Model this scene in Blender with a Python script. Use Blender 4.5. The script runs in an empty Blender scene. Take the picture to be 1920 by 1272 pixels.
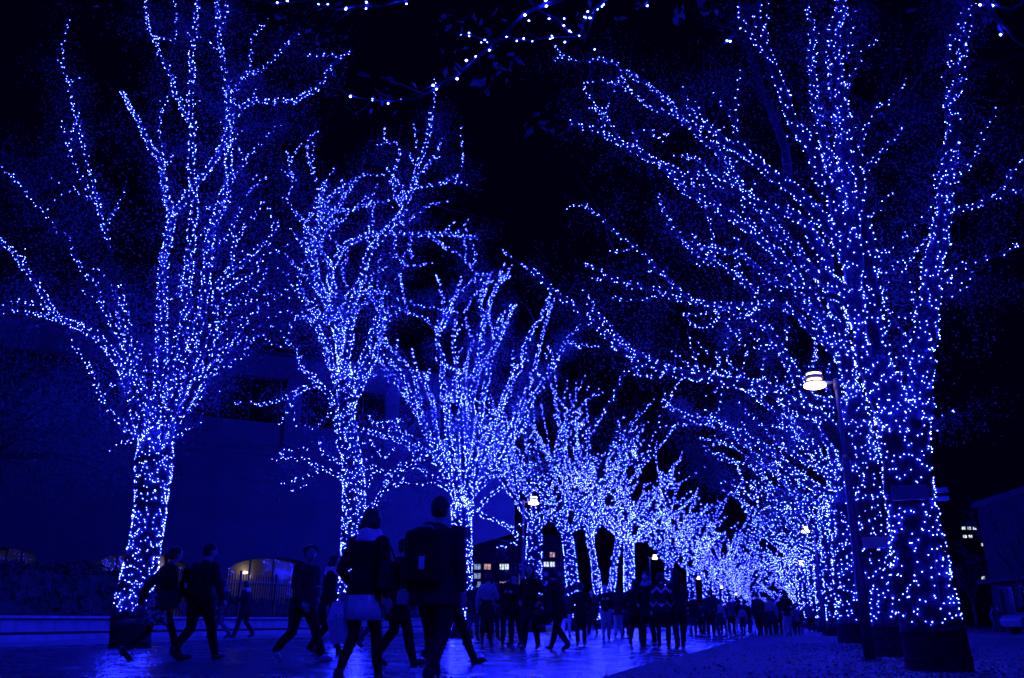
import bpy, bmesh, math, random
import numpy as np
from mathutils import Vector, Matrix

S = bpy.context.scene
COL = S.collection
R = math.radians

# ------------------------------------------------------------------ camera, world, exposure
HC, FPX = 0.6, 1550.0                      # camera height (m), focal length in photo pixels (1920 wide)
PITCH, YAW, ROLL = R(18.7), R(16.3), R(0.45)
_Fh = np.array([-math.sin(YAW), math.cos(YAW), 0.0]); _R0 = np.array([math.cos(YAW), math.sin(YAW), 0.0]); _Z = np.array([0, 0, 1.0])
_F = math.cos(PITCH) * _Fh + math.sin(PITCH) * _Z; _U0 = math.cos(PITCH) * _Z - math.sin(PITCH) * _Fh
_R = math.cos(ROLL) * _R0 + math.sin(ROLL) * _U0; _U = -math.sin(ROLL) * _R0 + math.cos(ROLL) * _U0
CAMP = np.array([0.0, 0.0, HC])
cam = bpy.data.objects.new('camera', bpy.data.cameras.new('camera')); COL.objects.link(cam)
cam.matrix_world = Matrix(((_R[0], _U[0], -_F[0], 0), (_R[1], _U[1], -_F[1], 0), (_R[2], _U[2], -_F[2], HC), (0, 0, 0, 1)))
cam.data.sensor_width = 36.0; cam.data.lens = 36.0 * FPX / 1920.0
cam.data.clip_start = 0.05; cam.data.clip_end = 3000
S.camera = cam

world = bpy.data.worlds.new('World'); S.world = world; world.use_nodes = True
bg = world.node_tree.nodes['Background']   # moonless city night: an even, very dark navy sky, no sun
bg.inputs[0].default_value = (0.0, 0.0, 1.0, 1); bg.inputs[1].default_value = 0.0045
S.view_settings.view_transform = 'Standard'; S.view_settings.look = 'None'
S.view_settings.exposure = 0.0; S.view_settings.gamma = 1.0
S.render.engine = 'CYCLES'
cy = S.cycles
cy.max_bounces = 4; cy.diffuse_bounces = 1; cy.glossy_bounces = 2; cy.transmission_bounces = 3; cy.transparent_max_bounces = 6
cy.use_denoising = True; cy.denoiser = 'OPENIMAGEDENOISE'
cy.use_light_tree = True; cy.sample_clamp_indirect = 4.0; cy.sample_clamp_direct = 0.0
cy.caustics_reflective = False; cy.caustics_refractive = False
cy.filter_width = 1.5
LED_POWER = 850.0

# ------------------------------------------------------------------ geometry of the view
def ray(x, y): return _F + _R * ((x - 960) / FPX) - _U * ((y - 636) / FPX)
def at(x, y, D):
    """world point seen at photo pixel (x, y) and D metres ahead of the camera (along the ground)"""
    d = ray(x, y); return CAMP + d * (D / float(d @ _Fh))
def gnd(x, y, z=0.0):
    d = ray(x, y); return CAMP + d * ((z - HC) / d[2])
def proj(P):
    d = np.asarray(P, float) - CAMP; z = d @ _F
    return 960 + FPX * (d @ _R) / z, 636 - FPX * (d @ _U) / z
def depth(P): return float((np.asarray(P, float) - CAMP) @ _Fh)

# ------------------------------------------------------------------ materials
def mat(name, col, rough=0.8, spec=0.3, metal=0.0, noise=None, bump=None, emit=None, emit_s=0.0, trans=0.0):
    m = bpy.data.materials.new(name); m.use_nodes = True
    nt = m.node_tree; N = nt.nodes; L = nt.links; p = N['Principled BSDF']
    p.inputs['Base Color'].default_value = (*col, 1); p.inputs['Roughness'].default_value = rough
    p.inputs['Specular IOR Level'].default_value = spec; p.inputs['Metallic'].default_value = metal
    tc = N.new('ShaderNodeTexCoord')
    if noise:
        sc, amt, det = noise
        n = N.new('ShaderNodeTexNoise'); n.inputs['Scale'].default_value = sc; n.inputs['Detail'].default_value = det
        L.new(tc.outputs['Object'], n.inputs['Vector'])
        r = N.new('ShaderNodeValToRGB')
        r.color_ramp.elements[0].position = 0.3; r.color_ramp.elements[1].position = 0.7
        r.color_ramp.elements[0].color = (*[c * (1 - amt) for c in col], 1)
        r.color_ramp.elements[1].color = (*[min(1, c * (1 + amt)) for c in col], 1)
        L.new(n.outputs['Fac'], r.inputs['Fac']); L.new(r.outputs['Color'], p.inputs['Base Color'])
    if bump:
        sc, st, dist = bump
        n = N.new('ShaderNodeTexNoise'); n.inputs['Scale'].default_value = sc; n.inputs['Detail'].default_value = 4
        L.new(tc.outputs['Object'], n.inputs['Vector'])
        b = N.new('ShaderNodeBump'); b.inputs['Strength'].default_value = st; b.inputs['Distance'].default_value = dist
        L.new(n.outputs['Fac'], b.inputs['Height']); L.new(b.outputs['Normal'], p.inputs['Normal'])
    if emit:
        p.inputs['Emission Color'].default_value = (*emit, 1); p.inputs['Emission Strength'].default_value = emit_s
    return m

M = {}
M['bark'] = mat('zelkova_bark', (.019, .019, .022), .85, .2, noise=(9, .55, 6), bump=(30, .6, .02))
M['bark_plain'] = mat('plain_bark', (.06, .06, .06), .9, .2, noise=(9, .5, 5), bump=(30, .6, .02))
M['wrap'] = mat('trunk_wrap', (.020, .020, .020), .8, .2, noise=(14, .4, 3), bump=(60, .3, .01))
M['wire'] = mat('cable_rubber', (.02, .02, .025), .5, .4)
M['box'] = mat('grey_box', (.15, .155, .165), .45, .4, noise=(6, .12, 3))
M['pole'] = mat('pole_paint', (.10, .10, .11), .40, .5, noise=(5, .2, 4))
M['pole_base'] = mat('pole_base_paint', (.035, .035, .04), .45, .5, noise=(5, .3, 4))
M['metal_dark'] = mat('dark_metal', (.03, .03, .035), .45, .5)
M['lamp_body'] = mat('lamp_body', (.16, .12, .10), .45, .5)
M['lamp_glow'] = mat('lamp_diffuser', (.9, .85, .8), .5, .3, emit=(1.0, .80, .60), emit_s=7.0)
M['wall_hall'] = mat('hall_render', (.14, .14, .15), .85, .2, noise=(.6, .12, 5), bump=(20, .15, .01))
M['wall_band'] = mat('hall_band_concrete', (.15, .15, .16), .8, .2, noise=(.9, .12, 5), bump=(20, .15, .01))
M['glass_dark'] = mat('dark_glass', (.008, .008, .010), .08, .5)
def pane_mat():
    m = bpy.data.materials.new('clear_pane'); m.use_nodes = True; nt = m.node_tree; N = nt.nodes; L = nt.links; N.remove(N['Principled BSDF'])
    g = N.new('ShaderNodeBsdfGlossy'); g.inputs['Roughness'].default_value = .03; t = N.new('ShaderNodeBsdfTransparent'); t.inputs[0].default_value = (.8, .8, .8, 1)
    fr = N.new('ShaderNodeFresnel'); fr.inputs[0].default_value = 1.9; mx = N.new('ShaderNodeMixShader')
    L.new(fr.outputs[0], mx.inputs[0]); L.new(t.outputs[0], mx.inputs[1]); L.new(g.outputs[0], mx.inputs[2]); L.new(mx.outputs[0], N['Material Output'].inputs['Surface']); return m
M['pane'] = pane_mat()
M['soffit'] = mat('arch_soffit', (.35, .38, .30), .8, .2, noise=(2, .2, 4))
M['inside'] = mat('lobby_wall_glow', (.45, .38, .30), .8, .2, emit=(.7, .62, .52), emit_s=.012)  # faint emission on the wall stands in for the lobby's room light
M['fence'] = mat('fence_iron', (.015, .015, .016), .5, .5)
M['hedge'] = mat('hedge_leaf', (.035, .040, .030), .7, .3, noise=(3, .5, 3))
M['stone'] = mat('wall_stone', (.26, .26, .28), .75, .3, noise=(2.5, .2, 6), bump=(35, .3, .01))
M['stone_dark'] = mat('wall_groove', (.05, .05, .055), .9, .2)
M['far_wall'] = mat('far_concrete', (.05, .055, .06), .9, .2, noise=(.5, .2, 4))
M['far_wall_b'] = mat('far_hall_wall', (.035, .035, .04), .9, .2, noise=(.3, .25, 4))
M['win_cool'] = mat('lit_window_cool', (.5, .5, .5), .6, .3, emit=(.42, .62, .95), emit_s=.45)
M['win_white'] = mat('lit_window_white', (.5, .5, .5), .6, .3, emit=(.85, 1.0, 1.0), emit_s=1.0)
M['win_warm'] = mat('lit_window_warm', (.5, .4, .3), .6, .3, emit=(.95, .55, .38), emit_s=.55)
M['win_frame'] = mat('window_frame', (.06, .06, .065), .5, .4)
M['sign_cyan'] = mat('lit_sign', (.2, .4, .6), .5, .3, emit=(.1, .45, 1.0), emit_s=1.2)

# lit window panes get a curtain / room gradient of their own
for k in ('win_cool', 'win_white', 'win_warm'):
    m = M[k]; nt = m.node_tree; p = nt.nodes['Principled BSDF']; base = p.inputs['Emission Strength'].default_value
    tc = nt.nodes.new('ShaderNodeTexCoord'); n = nt.nodes.new('ShaderNodeTexNoise'); n.inputs['Scale'].default_value = 2.2; n.inputs['Detail'].default_value = 3
    r = nt.nodes.new('ShaderNodeMapRange'); r.inputs['From Min'].default_value = .35; r.inputs['From Max'].default_value = .65
    r.inputs['To Min'].default_value = base * .25; r.inputs['To Max'].default_value = base * 1.5
    nt.links.new(tc.outputs['Object'], n.inputs['Vector']); nt.links.new(n.outputs['Fac'], r.inputs['Value']); nt.links.new(r.outputs['Result'], p.inputs['Emission Strength'])

def leaf_mat(name, c0, c1):
    m = bpy.data.materials.new(name); m.use_nodes = True; nt = m.node_tree; N = nt.nodes; L = nt.links
    N.remove(N['Principled BSDF']); out = N['Material Output']
    g = N.new('ShaderNodeNewGeometry'); r = N.new('ShaderNodeValToRGB')
    r.color_ramp.elements[0].color = (*c0, 1); r.color_ramp.elements[1].color = (*c1, 1)
    L.new(g.outputs['Random Per Island'], r.inputs['Fac'])
    d = N.new('ShaderNodeBsdfDiffuse'); t = N.new('ShaderNodeBsdfTranslucent'); mx = N.new('ShaderNodeMixShader'); mx.inputs[0].default_value = .35
    L.new(r.outputs['Color'], d.inputs['Color']); L.new(r.outputs['Color'], t.inputs['Color'])
    L.new(d.outputs[0], mx.inputs[1]); L.new(t.outputs[0], mx.inputs[2]); L.new(mx.outputs[0], out.inputs['Surface'])
    return m
M['leaf'] = leaf_mat('autumn_leaf', (.05, .055, .05), (.12, .12, .12))
M['green_leaf'] = leaf_mat('evergreen_leaf', (.06, .10, .07), (.16, .22, .20))
M['litter'] = leaf_mat('fallen_leaf', (.05, .04, .03), (.40, .30, .24))

def led_mat():
    m = bpy.data.materials.new('blue_led'); m.use_nodes = True; nt = m.node_tree; N = nt.nodes; L = nt.links
    N.remove(N['Principled BSDF']); e = N.new('ShaderNodeEmission')
    e.inputs['Color'].default_value = (.0080, .0118, 1.0, 1); e.inputs['Strength'].default_value = LED_POWER
    L.new(e.outputs[0], N['Material Output'].inputs['Surface']); return m
M['led'] = led_mat()

def path_mat():
    m = mat('wet_paving', (.20, .20, .21), .25, .38); nt = m.node_tree; N = nt.nodes; L = nt.links; p = N['Principled BSDF']
    tc = N.new('ShaderNodeTexCoord'); mp = N.new('ShaderNodeMapping'); mp.inputs['Scale'].default_value = (1, 1, 1)
    L.new(tc.outputs['Object'], mp.inputs['Vector'])
    n = N.new('ShaderNodeTexNoise'); n.inputs['Scale'].default_value = 1.3; n.inputs['Detail'].default_value = 6
    L.new(mp.outputs[0], n.inputs['Vector'])
    r = N.new('ShaderNodeMapRange'); r.inputs['From Min'].default_value = .35; r.inputs['From Max'].default_value = .65
    r.inputs['To Min'].default_value = .20; r.inputs['To Max'].default_value = .30
    L.new(n.outputs['Fac'], r.inputs['Value']); L.new(r.outputs[0], p.inputs['Roughness'])
    n2 = N.new('ShaderNodeTexNoise'); n2.inputs['Scale'].default_value = 9; n2.inputs['Detail'].default_value = 4
    L.new(mp.outputs[0], n2.inputs['Vector'])
    n3 = N.new('ShaderNodeTexNoise'); n3.inputs['Scale'].default_value = 90; n3.inputs['Detail'].default_value = 2
    L.new(mp.outputs[0], n3.inputs['Vector'])
    ad = N.new('ShaderNodeMath'); ad.operation = 'MULTIPLY_ADD'; ad.inputs[1].default_value = .12
    L.new(n3.outputs['Fac'], ad.inputs[0]); L.new(n2.outputs['Fac'], ad.inputs[2])
    b = N.new('ShaderNodeBump'); b.inputs['Strength'].default_value = .35; b.inputs['Distance'].default_value = .012
    L.new(ad.outputs[0], b.inputs['Height']); L.new(b.outputs[0], p.inputs['Normal'])
    c = N.new('ShaderNodeValToRGB'); c.color_ramp.elements[0].position = .3; c.color_ramp.elements[1].position = .75
    c.color_ramp.elements[0].color = (.065, .065, .075, 1); c.color_ramp.elements[1].color = (.10, .10, .112, 1)
    L.new(n.outputs['Fac'], c.inputs[0]); L.new(c.outputs[0], p.inputs['Base Color'])
    return m
M['path'] = path_mat()

def gravel_mat():
    m = mat('gravel_ground', (.2, .2, .2), .9, .2); nt = m.node_tree; N = nt.nodes; L = nt.links; p = N['Principled BSDF']
    tc = N.new('ShaderNodeTexCoord')
    v = N.new('ShaderNodeTexVoronoi'); v.inputs['Scale'].default_value = 55; L.new(tc.outputs['Object'], v.inputs['Vector'])
    n = N.new('ShaderNodeTexNoise'); n.inputs['Scale'].default_value = 12; n.inputs['Detail'].default_value = 8; L.new(tc.outputs['Object'], n.inputs['Vector'])
    hsv = N.new('ShaderNodeSeparateColor'); L.new(v.outputs['Color'], hsv.inputs[0])
    mx = N.new('ShaderNodeMath'); mx.operation = 'MULTIPLY'; L.new(hsv.outputs[0], mx.inputs[0]); L.new(n.outputs['Fac'], mx.inputs[1])
    c = N.new('ShaderNodeValToRGB'); c.color_ramp.elements[0].position = .05; c.color_ramp.elements[1].position = .6
    c.color_ramp.elements[0].color = (.05, .05, .05, 1); c.color_ramp.elements[1].color = (.30, .29, .28, 1)
    L.new(mx.outputs[0], c.inputs[0]); L.new(c.outputs[0], p.inputs['Base Color'])
    b = N.new('ShaderNodeBump'); b.inputs['Strength'].default_value = 1; b.inputs['Distance'].default_value = .02
    L.new(mx.outputs[0], b.inputs['Height']); L.new(b.outputs[0], p.inputs['Normal'])
    return m
M['gravel'] = gravel_mat()

# ------------------------------------------------------------------ mesh building
class MB:
    def __init__(self): self.v = []; self.f = []; self.n = 0
    def add(self, v, f):
        o = self.n; self.v.append(np.asarray(v, float)); self.n += len(v)
        self.f.extend([tuple(i + o for i in q) for q in f]); return self
    def box(self, c, s, rz=0.0, top=1.0):
        x, y, z = s[0] / 2, s[1] / 2, s[2] / 2
        v = [(-x, -y, -z), (x, -y, -z), (x, y, -z), (-x, y, -z), (-x * top, -y * top, z), (x * top, -y * top, z), (x * top, y * top, z), (-x * top, y * top, z)]
        ca, sa = math.cos(rz), math.sin(rz)
        v = [(a * ca - b * sa + c[0], a * sa + b * ca + c[1], e + c[2]) for a, b, e in v]
        return self.add(v, [(3, 2, 1, 0), (4, 5, 6, 7), (0, 1, 5, 4), (1, 2, 6, 5), (2, 3, 7, 6), (3, 0, 4, 7)])
    def tube(self, pts, rad, sides=8, caps=True, ell=None):
        pts = np.asarray(pts, float); k = len(pts); rad = np.broadcast_to(np.asarray(rad, float), (k,))
        T = np.gradient(pts, axis=0); T /= np.linalg.norm(T, axis=1)[:, None] + 1e-9
        ref = np.array([1.0, 0, 0]) if abs(T[0][0]) < .9 else np.array([0, 1.0, 0])
        a = np.arange(sides) * 2 * math.pi / sides; out = []
        u = ref - T[0] * (ref @ T[0]); u /= np.linalg.norm(u)
        for i in range(k):
            u = u - T[i] * (u @ T[i]); u /= np.linalg.norm(u) + 1e-9; w = np.cross(T[i], u)
            out.append(pts[i] + rad[i] * (np.cos(a)[:, None] * u + np.sin(a)[:, None] * w))
        v = np.concatenate(out); f = []
        for i in range(k - 1):
            for j in range(sides):
                q = (j + 1) % sides; f.append((i * sides + j, i * sides + q, (i + 1) * sides + q, (i + 1) * sides + j))
        if caps: f.append(tuple(range(sides))[::-1]); f.append(tuple((k - 1) * sides + j for j in range(sides)))
        return self.add(v, f)
    def loft(self, rings, sides=16, caps=True):
        """rings: (cx, cy, z, rx, ry) horizontal ellipses"""
        a = np.arange(sides) * 2 * math.pi / sides; v = []
        for cx, cy, z, rx, ry in rings: v += [(cx + rx * math.cos(t), cy + ry * math.sin(t), z) for t in a]
        f = []
        for i in range(len(rings) - 1):
            for j in range(sides):
                q = (j + 1) % sides; f.append((i * sides + j, i * sides + q, (i + 1) * sides + q, (i + 1) * sides + j))
        if caps: f.append(tuple(range(sides))[::-1]); f.append(tuple((len(rings) - 1) * sides + j for j in range(sides)))
        return self.add(v, f)
    def ball(self, c, r, seg=12, rings=8, rot=None):
        r = np.broadcast_to(np.asarray(r, float), (3,)); v = []; f = []
        for i in range(rings + 1):
            th = math.pi * i / rings
            for j in range(seg):
                ph = 2 * math.pi * j / seg
                v.append((r[0] * math.sin(th) * math.cos(ph), r[1] * math.sin(th) * math.sin(ph), r[2] * math.cos(th)))
        v = np.array(v)
        if rot is not None: v = v @ np.array(rot).T
        for i in range(rings):
            for j in range(seg):
                q = (j + 1) % seg; f.append((i * seg + j, (i + 1) * seg + j, (i + 1) * seg + q, i * seg + q))
        return self.add(v + np.asarray(c, float), f)
    def mesh(self, name, m=None, smooth=True):
        me = bpy.data.meshes.new(name)
        v = np.concatenate(self.v) if self.v else np.zeros((0, 3))
        me.from_pydata(v.tolist(), [], self.f)
        if m: me.materials.append(m)
        if smooth: me.polygons.foreach_set('use_smooth', [True] * len(me.polygons))
        me.update(); return me
    def build(self, name, m=None, parent=None, smooth=True, **props):
        return link(name, self.mesh(name, m, smooth), parent, **props)

def tri_mesh(name, V, F, m):
    """mesh straight from numpy arrays (many small triangles)"""
    V = np.ascontiguousarray(V, np.float32); F = np.ascontiguousarray(F, np.int32); me = bpy.data.meshes.new(name)
    me.vertices.add(len(V)); me.vertices.foreach_set('co', V.ravel()); me.loops.add(F.size); me.loops.foreach_set('vertex_index', F.ravel())
    me.polygons.add(len(F)); me.polygons.foreach_set('loop_start', np.arange(0, F.size, F.shape[1], dtype=np.int32)); me.update(calc_edges=True)
    me.materials.append(m); return me
def link(name, data, parent=None, **props):
    o = bpy.data.objects.new(name, data); COL.objects.link(o)
    if parent is not None: o.parent = parent
    for k, v in props.items(): o[k] = v
    return o
def thing(name, label, cat, loc=(0, 0, 0), rz=0.0, group=None):
    o = link(name, None); o.location = tuple(float(a) for a in loc); o.rotation_euler = (0, 0, rz); o.empty_display_size = .2
    o['label'] = label; o['category'] = cat
    if group: o['group'] = group
    return o
def copy_tree(o, parent=None):
    c = o.copy(); COL.objects.link(c)
    if parent is not None: c.parent = parent
    for ch in list(o.children): copy_tree(ch, c)
    return c
def remeshed(mb, name, m, parent, vox=.016, smooth_it=2, **props):
    """unite overlapping solids into one continuous skin"""
    me = mb.mesh(name, m); o = bpy.data.objects.new(name, me); COL.objects.link(o)
    a = o.modifiers.new('r', 'REMESH'); a.mode = 'VOXEL'; a.voxel_size = vox; a.use_smooth_shade = True
    if smooth_it: b = o.modifiers.new('s', 'SMOOTH'); b.factor = .5; b.iterations = smooth_it
    dg = bpy.context.evaluated_depsgraph_get(); new = bpy.data.meshes.new_from_object(o.evaluated_get(dg))
    new.name = name
    if not new.materials: new.materials.append(m)
    o.modifiers.clear(); o.data = new; bpy.data.meshes.remove(me)
    if parent is not None: o.parent = parent
    for k, v in props.items(): o[k] = v
    return o

# ------------------------------------------------------------------ ground
def sheet(name, pts, z, m, kind='structure'):
    return link(name, MB().add([(x, y, z) for x, y in pts], [tuple(range(len(pts)))]).mesh(name, m, False), None, kind=kind)
sheet('ground', [(-900, -300), (900, -300), (900, 1500), (-900, 1500)], 0, M['gravel'])
sheet('path', [(-14.2, -6), (-2.2, -6), (-1.76, 9.9), (-1.67, 12.5), (-1.3, 19.3), (-.67, 36), (.1, 60), (.6, 260), (-12.0, 260), (-14.2, 60)], .004, M['path'])
sheet('plaza', [(-17.2, -6), (-14.205, -6), (-14.205, 60), (-12.005, 260), (-17.2, 260)], .004, mat('plaza_paving', (.24, .24, .25), .5, .4, noise=(2, .25, 6), bump=(40, .3, .01)))

# ------------------------------------------------------------------ trees and their light strings
rng = random.Random(7); NP = np.random.default_rng(11)
OCT_F = [(0, 2, 4), (2, 1, 4), (1, 3, 4), (3, 0, 4), (2, 0, 5), (1, 2, 5), (3, 1, 5), (0, 3, 5)]
OCT_V = np.array([(1, 0, 0), (-1, 0, 0), (0, 1, 0), (0, -1, 0), (0, 0, 1), (0, 0, -1)], float)

def spline(pts, step):
    """Catmull-Rom through pts, sampled about every step metres"""
    P = np.asarray(pts, float)
    if len(P) == 2: P = np.array([P[0], (P[0] + P[1]) / 2, P[1]])
    E = np.vstack([2 * P[0] - P[1], P, 2 * P[-1] - P[-2]]); out = []
    for i in range(1, len(E) - 2):
        n = max(2, int(np.linalg.norm(E[i + 1] - E[i]) / step) + 1)
        for t in np.linspace(0, 1, n, endpoint=False):
            a, b, c, d = E[i - 1:i + 3]
            out.append(.5 * ((2 * b) + (c - a) * t + (2 * a - 5 * b + 4 * c - d) * t * t + (3 * b - a - 3 * c + d) * t ** 3))
    out.append(P[-1]); return np.array(out)

class Tree:
    """collects one tree's trunk, limbs, twigs, leaves, light bulbs and cable"""
    def __init__(s, D, seed, leds=1.0, area=.11, thin=17.0, led_r=None, wig=.03, leaf=.06):
        s.D = D; s.r = random.Random(seed); s.np = np.random.default_rng(seed)
        s.trunk = MB(); s.limbs = MB(); s.twigs = MB(); s.wire = MB(); s.paths = []; s.bulbs = []; s.leafp = []
        s.area = area; s.thin = thin; s.leds = leds; s.wig = wig; s.leafsize = leaf; s.spread = .23 if D > 15 else .16
        s.led_r = led_r if led_r else .0035 + .00021 * min(max(D, 5), 30) + .00019 * (min(max(D, 30), 95) - 30)
        s.far = D > 38
    def string(s, P, rad, lit=0.0, dens=1.0, end=1.0):
        """bulbs of a cable wound round the path P"""
        seg = np.linalg.norm(np.diff(P, axis=0), axis=1); L = np.concatenate([[0], np.cumsum(seg)])
        tot = L[-1]; d = lit * tot; T = np.gradient(P, axis=0); T /= np.linalg.norm(T, axis=1)[:, None] + 1e-9
        ph = s.r.uniform(0, 6.28); wp = []
        while d < tot * end:
            i = min(len(P) - 2, int(np.searchsorted(L, d)) - 1 if d > 0 else 0); i = max(0, i)
            t = (d - L[i]) / (seg[i] + 1e-9); c = P[i] * (1 - t) + P[i + 1] * t; r = rad[i] * (1 - t) + rad[min(i + 1, len(rad) - 1)] * t
            n = max(s.thin * .8 + 10 * r, 2 * math.pi * r / s.area ** 2) * s.leds * dens
            u = np.cross(T[i], (0.3, 0.2, 1) if abs(T[i][2]) < .85 else (1, .2, 0)); u /= np.linalg.norm(u); w = np.cross(T[i], u)
            rr = r + s.led_r * .6 + .004 + abs(s.r.gauss(0, .008)); c = c + T[i] * s.r.gauss(0, .5 * s.area)
            q = c + rr * (math.cos(ph) * u + math.sin(ph) * w)
            s.bulbs.append(q); wp.append(q)
            ph += s.r.gauss(2.399, .9) if r > .05 else s.r.uniform(1.2, 2.6)
            d += s.r.uniform(.45, 1.55) / n
        return wp
    def leaves_at(s, P, n, spread):
        if n < 1: return
        s.leafp.append(np.asarray(P)[s.np.integers(0, len(P), n)] + s.np.normal(0, spread, (n, 3)) * (1, 1, .9) - (0, 0, .08))
    def limb(s, P, r0, r1, lit=0.0, which=None, sides=7, dens=1.0):
        P = spline(P, .14 if not s.far else .35)
        n = len(P); t = np.linspace(0, 1, n)
        if n > 4:
            w = s.np.normal(0, s.wig, (n, 3)); w[0] = w[-1] = 0; k = np.array([.25, .5, .25])
            for a in range(3): w[:, a] = np.convolve(w[:, a], k, 'same')
            w[0] = 0; P = P + w
        rad = r0 + (r1 - r0) * t
        (which or s.limbs).tube(P, rad, sides)
        if lit is not None and s.leds > 0: s.string(P, rad, lit, dens)
        s.paths.append((P, rad, lit)); return P
    def near(s, x, y):
        best = None
        for P, rad, lit in s.paths:
            d = P - CAMP; z = d @ _F; X = 960 + FPX * (d @ _R) / z; Y = 636 - FPX * (d @ _U) / z
            q = (X - x) ** 2 + (Y - y) ** 2; i = int(np.argmin(q))
            if best is None or q[i] < best[0]: best = (q[i], P[i], rad[i])
        return best
    def traced(s, text):
        """limbs given as  x,y x,y ... | r0 | dz | flags ; the first point joins the nearest limb built so far"""
        for line in text.strip().splitlines():
            line = line.strip()
            if not line: continue
            a = line.split('|'); pts = [tuple(map(float, q.split(','))) for q in a[0].split()]
            r0 = float(a[1]); fl = a[3].strip() if len(a) > 3 else ''
            lit = None if 'u' in fl else 0.0
            if 'l' in fl: lit = float(fl.split('l')[1])
            Ds = s.D; first = None
            if s.paths and 'f' not in fl:
                q = s.near(*pts[0]); Ds = depth(q[1]); first = q[1]; r0 = min(r0, q[2] * .95)
            ln = sum(math.dist(pts[i], pts[i + 1]) for i in range(len(pts) - 1)) * s.D / FPX
            dz = float(a[2]) if len(a) > 2 and a[2].strip() else s.r.uniform(-.42, .42) * ln
            tot = len(pts) - 1
            W = [at(x, y, max(2.5, Ds + dz * (i / tot) ** 1.2)) for i, (x, y) in enumerate(pts)]
            if first is not None: W[0] = first
            s.limb(W, r0, max(.010, r0 * .28), lit)
    def sprout(s, rate, length, litp, leaves=6, start=.25, maxpaths=None, up=.35, r=.014):
        """side twigs on every limb: some carry bulbs, the others only the last autumn leaves"""
        for P, rad, lit in list(s.paths)[:maxpaths]:
            seg = np.linalg.norm(np.diff(P, axis=0), axis=1); tot = seg.sum()
            if rad[-1] > .12: continue
            for _ in range(int(tot * rate + s.r.random())):
                t = s.r.uniform(start, 1); i = min(len(P) - 2, int(t * (len(P) - 1)))
                T = P[i + 1] - P[i]; T = T / (np.linalg.norm(T) + 1e-9)
                d = T * .7 + s.np.normal(0, .55, 3) + np.array([0, 0, up]); d /= np.linalg.norm(d)
                ln = length * s.r.uniform(.4, 1.25); bend = s.np.normal(0, .5, 3) + np.array([0, 0, .1])
                Q = [P[i], P[i] + d * ln * .5 + bend * ln * .15, P[i] + (d + bend * .6) * ln]
                on = lit is not None and s.r.random() < litp
                Q = spline(Q, .16 if not s.far else .4); rr = np.linspace(min(r * 1.5, rad[i] * .8), r * .4, len(Q))
                s.twigs.tube(Q, rr, 4)
                if on: s.string(Q, rr, 0, end=s.r.uniform(.7, 1))
                if leaves: s.leaves_at(Q[len(Q) // 3:], s.r.randint(0, leaves * 2) if s.r.random() < .7 else 0, s.spread)
    def finish(s, label, strings_label, group='zelkova trees lining the illuminated avenue', wrap=None, cat='tree', has_trunk=True, nl=None):
        base = s.base
        t = thing('zelkova_tree', label, cat, base, 0, group); off = -np.asarray(base, float)
        def put(mb, name, m, par, **k):
            if not mb.v: return None
            mb.v = [v + off for v in mb.v]; return mb.build(name, m, par, **k)
        put(s.trunk, 'trunk', M['bark'], t); put(s.limbs, 'branches', M['bark'], t); put(s.twigs, 'twigs', M['bark'], t, kind='stuff')
        if s.leafp:
            Lp = np.concatenate(s.leafp); n = len(Lp); sz = s.leafsize * s.np.uniform(.6, 1.25, n)
            a = s.np.normal(0, 1, (n, 3)); a[:, 2] -= .8; a /= np.linalg.norm(a, axis=1)[:, None]
            b = np.cross(a, s.np.normal(0, 1, (n, 3))); b /= np.linalg.norm(b, axis=1)[:, None]; c = np.cross(a, b)
            A = a * sz[:, None]; B = b * (sz * .26)[:, None]; C = c * (sz * .10)[:, None]
            V = np.stack([Lp, Lp + A * .42 + B + C, Lp + A, Lp + A * .42 - B + C], 1).reshape(-1, 3) + off
            i = np.arange(n)[:, None] * 4; F = np.concatenate([i + [[0, 1, 2]], i + [[0, 2, 3]]])
            link('leaves', tri_mesh('leaves', V, F, M['leaf']), t, kind='stuff')
        if wrap: put(wrap, 'trunk_wrap', M['wrap'], t)
        if s.bulbs and strings_label:
            g = thing('string_lights', strings_label, 'string lights', base, 0, 'blue light strings wound round the trees')
            B = np.array(s.bulbs); n = len(B); rr = s.led_r * s.np.uniform(.75, 1.15, n)
            V = (B[:, None, :] + OCT_V[None] * rr[:, None, None]).reshape(-1, 3) + off
            F = (np.array(OCT_F)[None] + 6 * np.arange(n)[:, None, None]).reshape(-1, 3)
            link('bulbs', tri_mesh('bulbs', V, F, M['led']), g, kind='stuff')
            if not s.far:
                w = MB(); cur = [B[0]]
                for k in range(1, n):
                    if np.linalg.norm(B[k] - B[k - 1]) < .3 and len(cur) < 60: cur.append(B[k])
                    else:
                        if len(cur) > 2: w.tube(np.array(cur), .0022, 3, caps=False)
                        cur = [B[k]]
                put(w, 'cable', M['wire'], g, kind='stuff')
        return t

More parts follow.
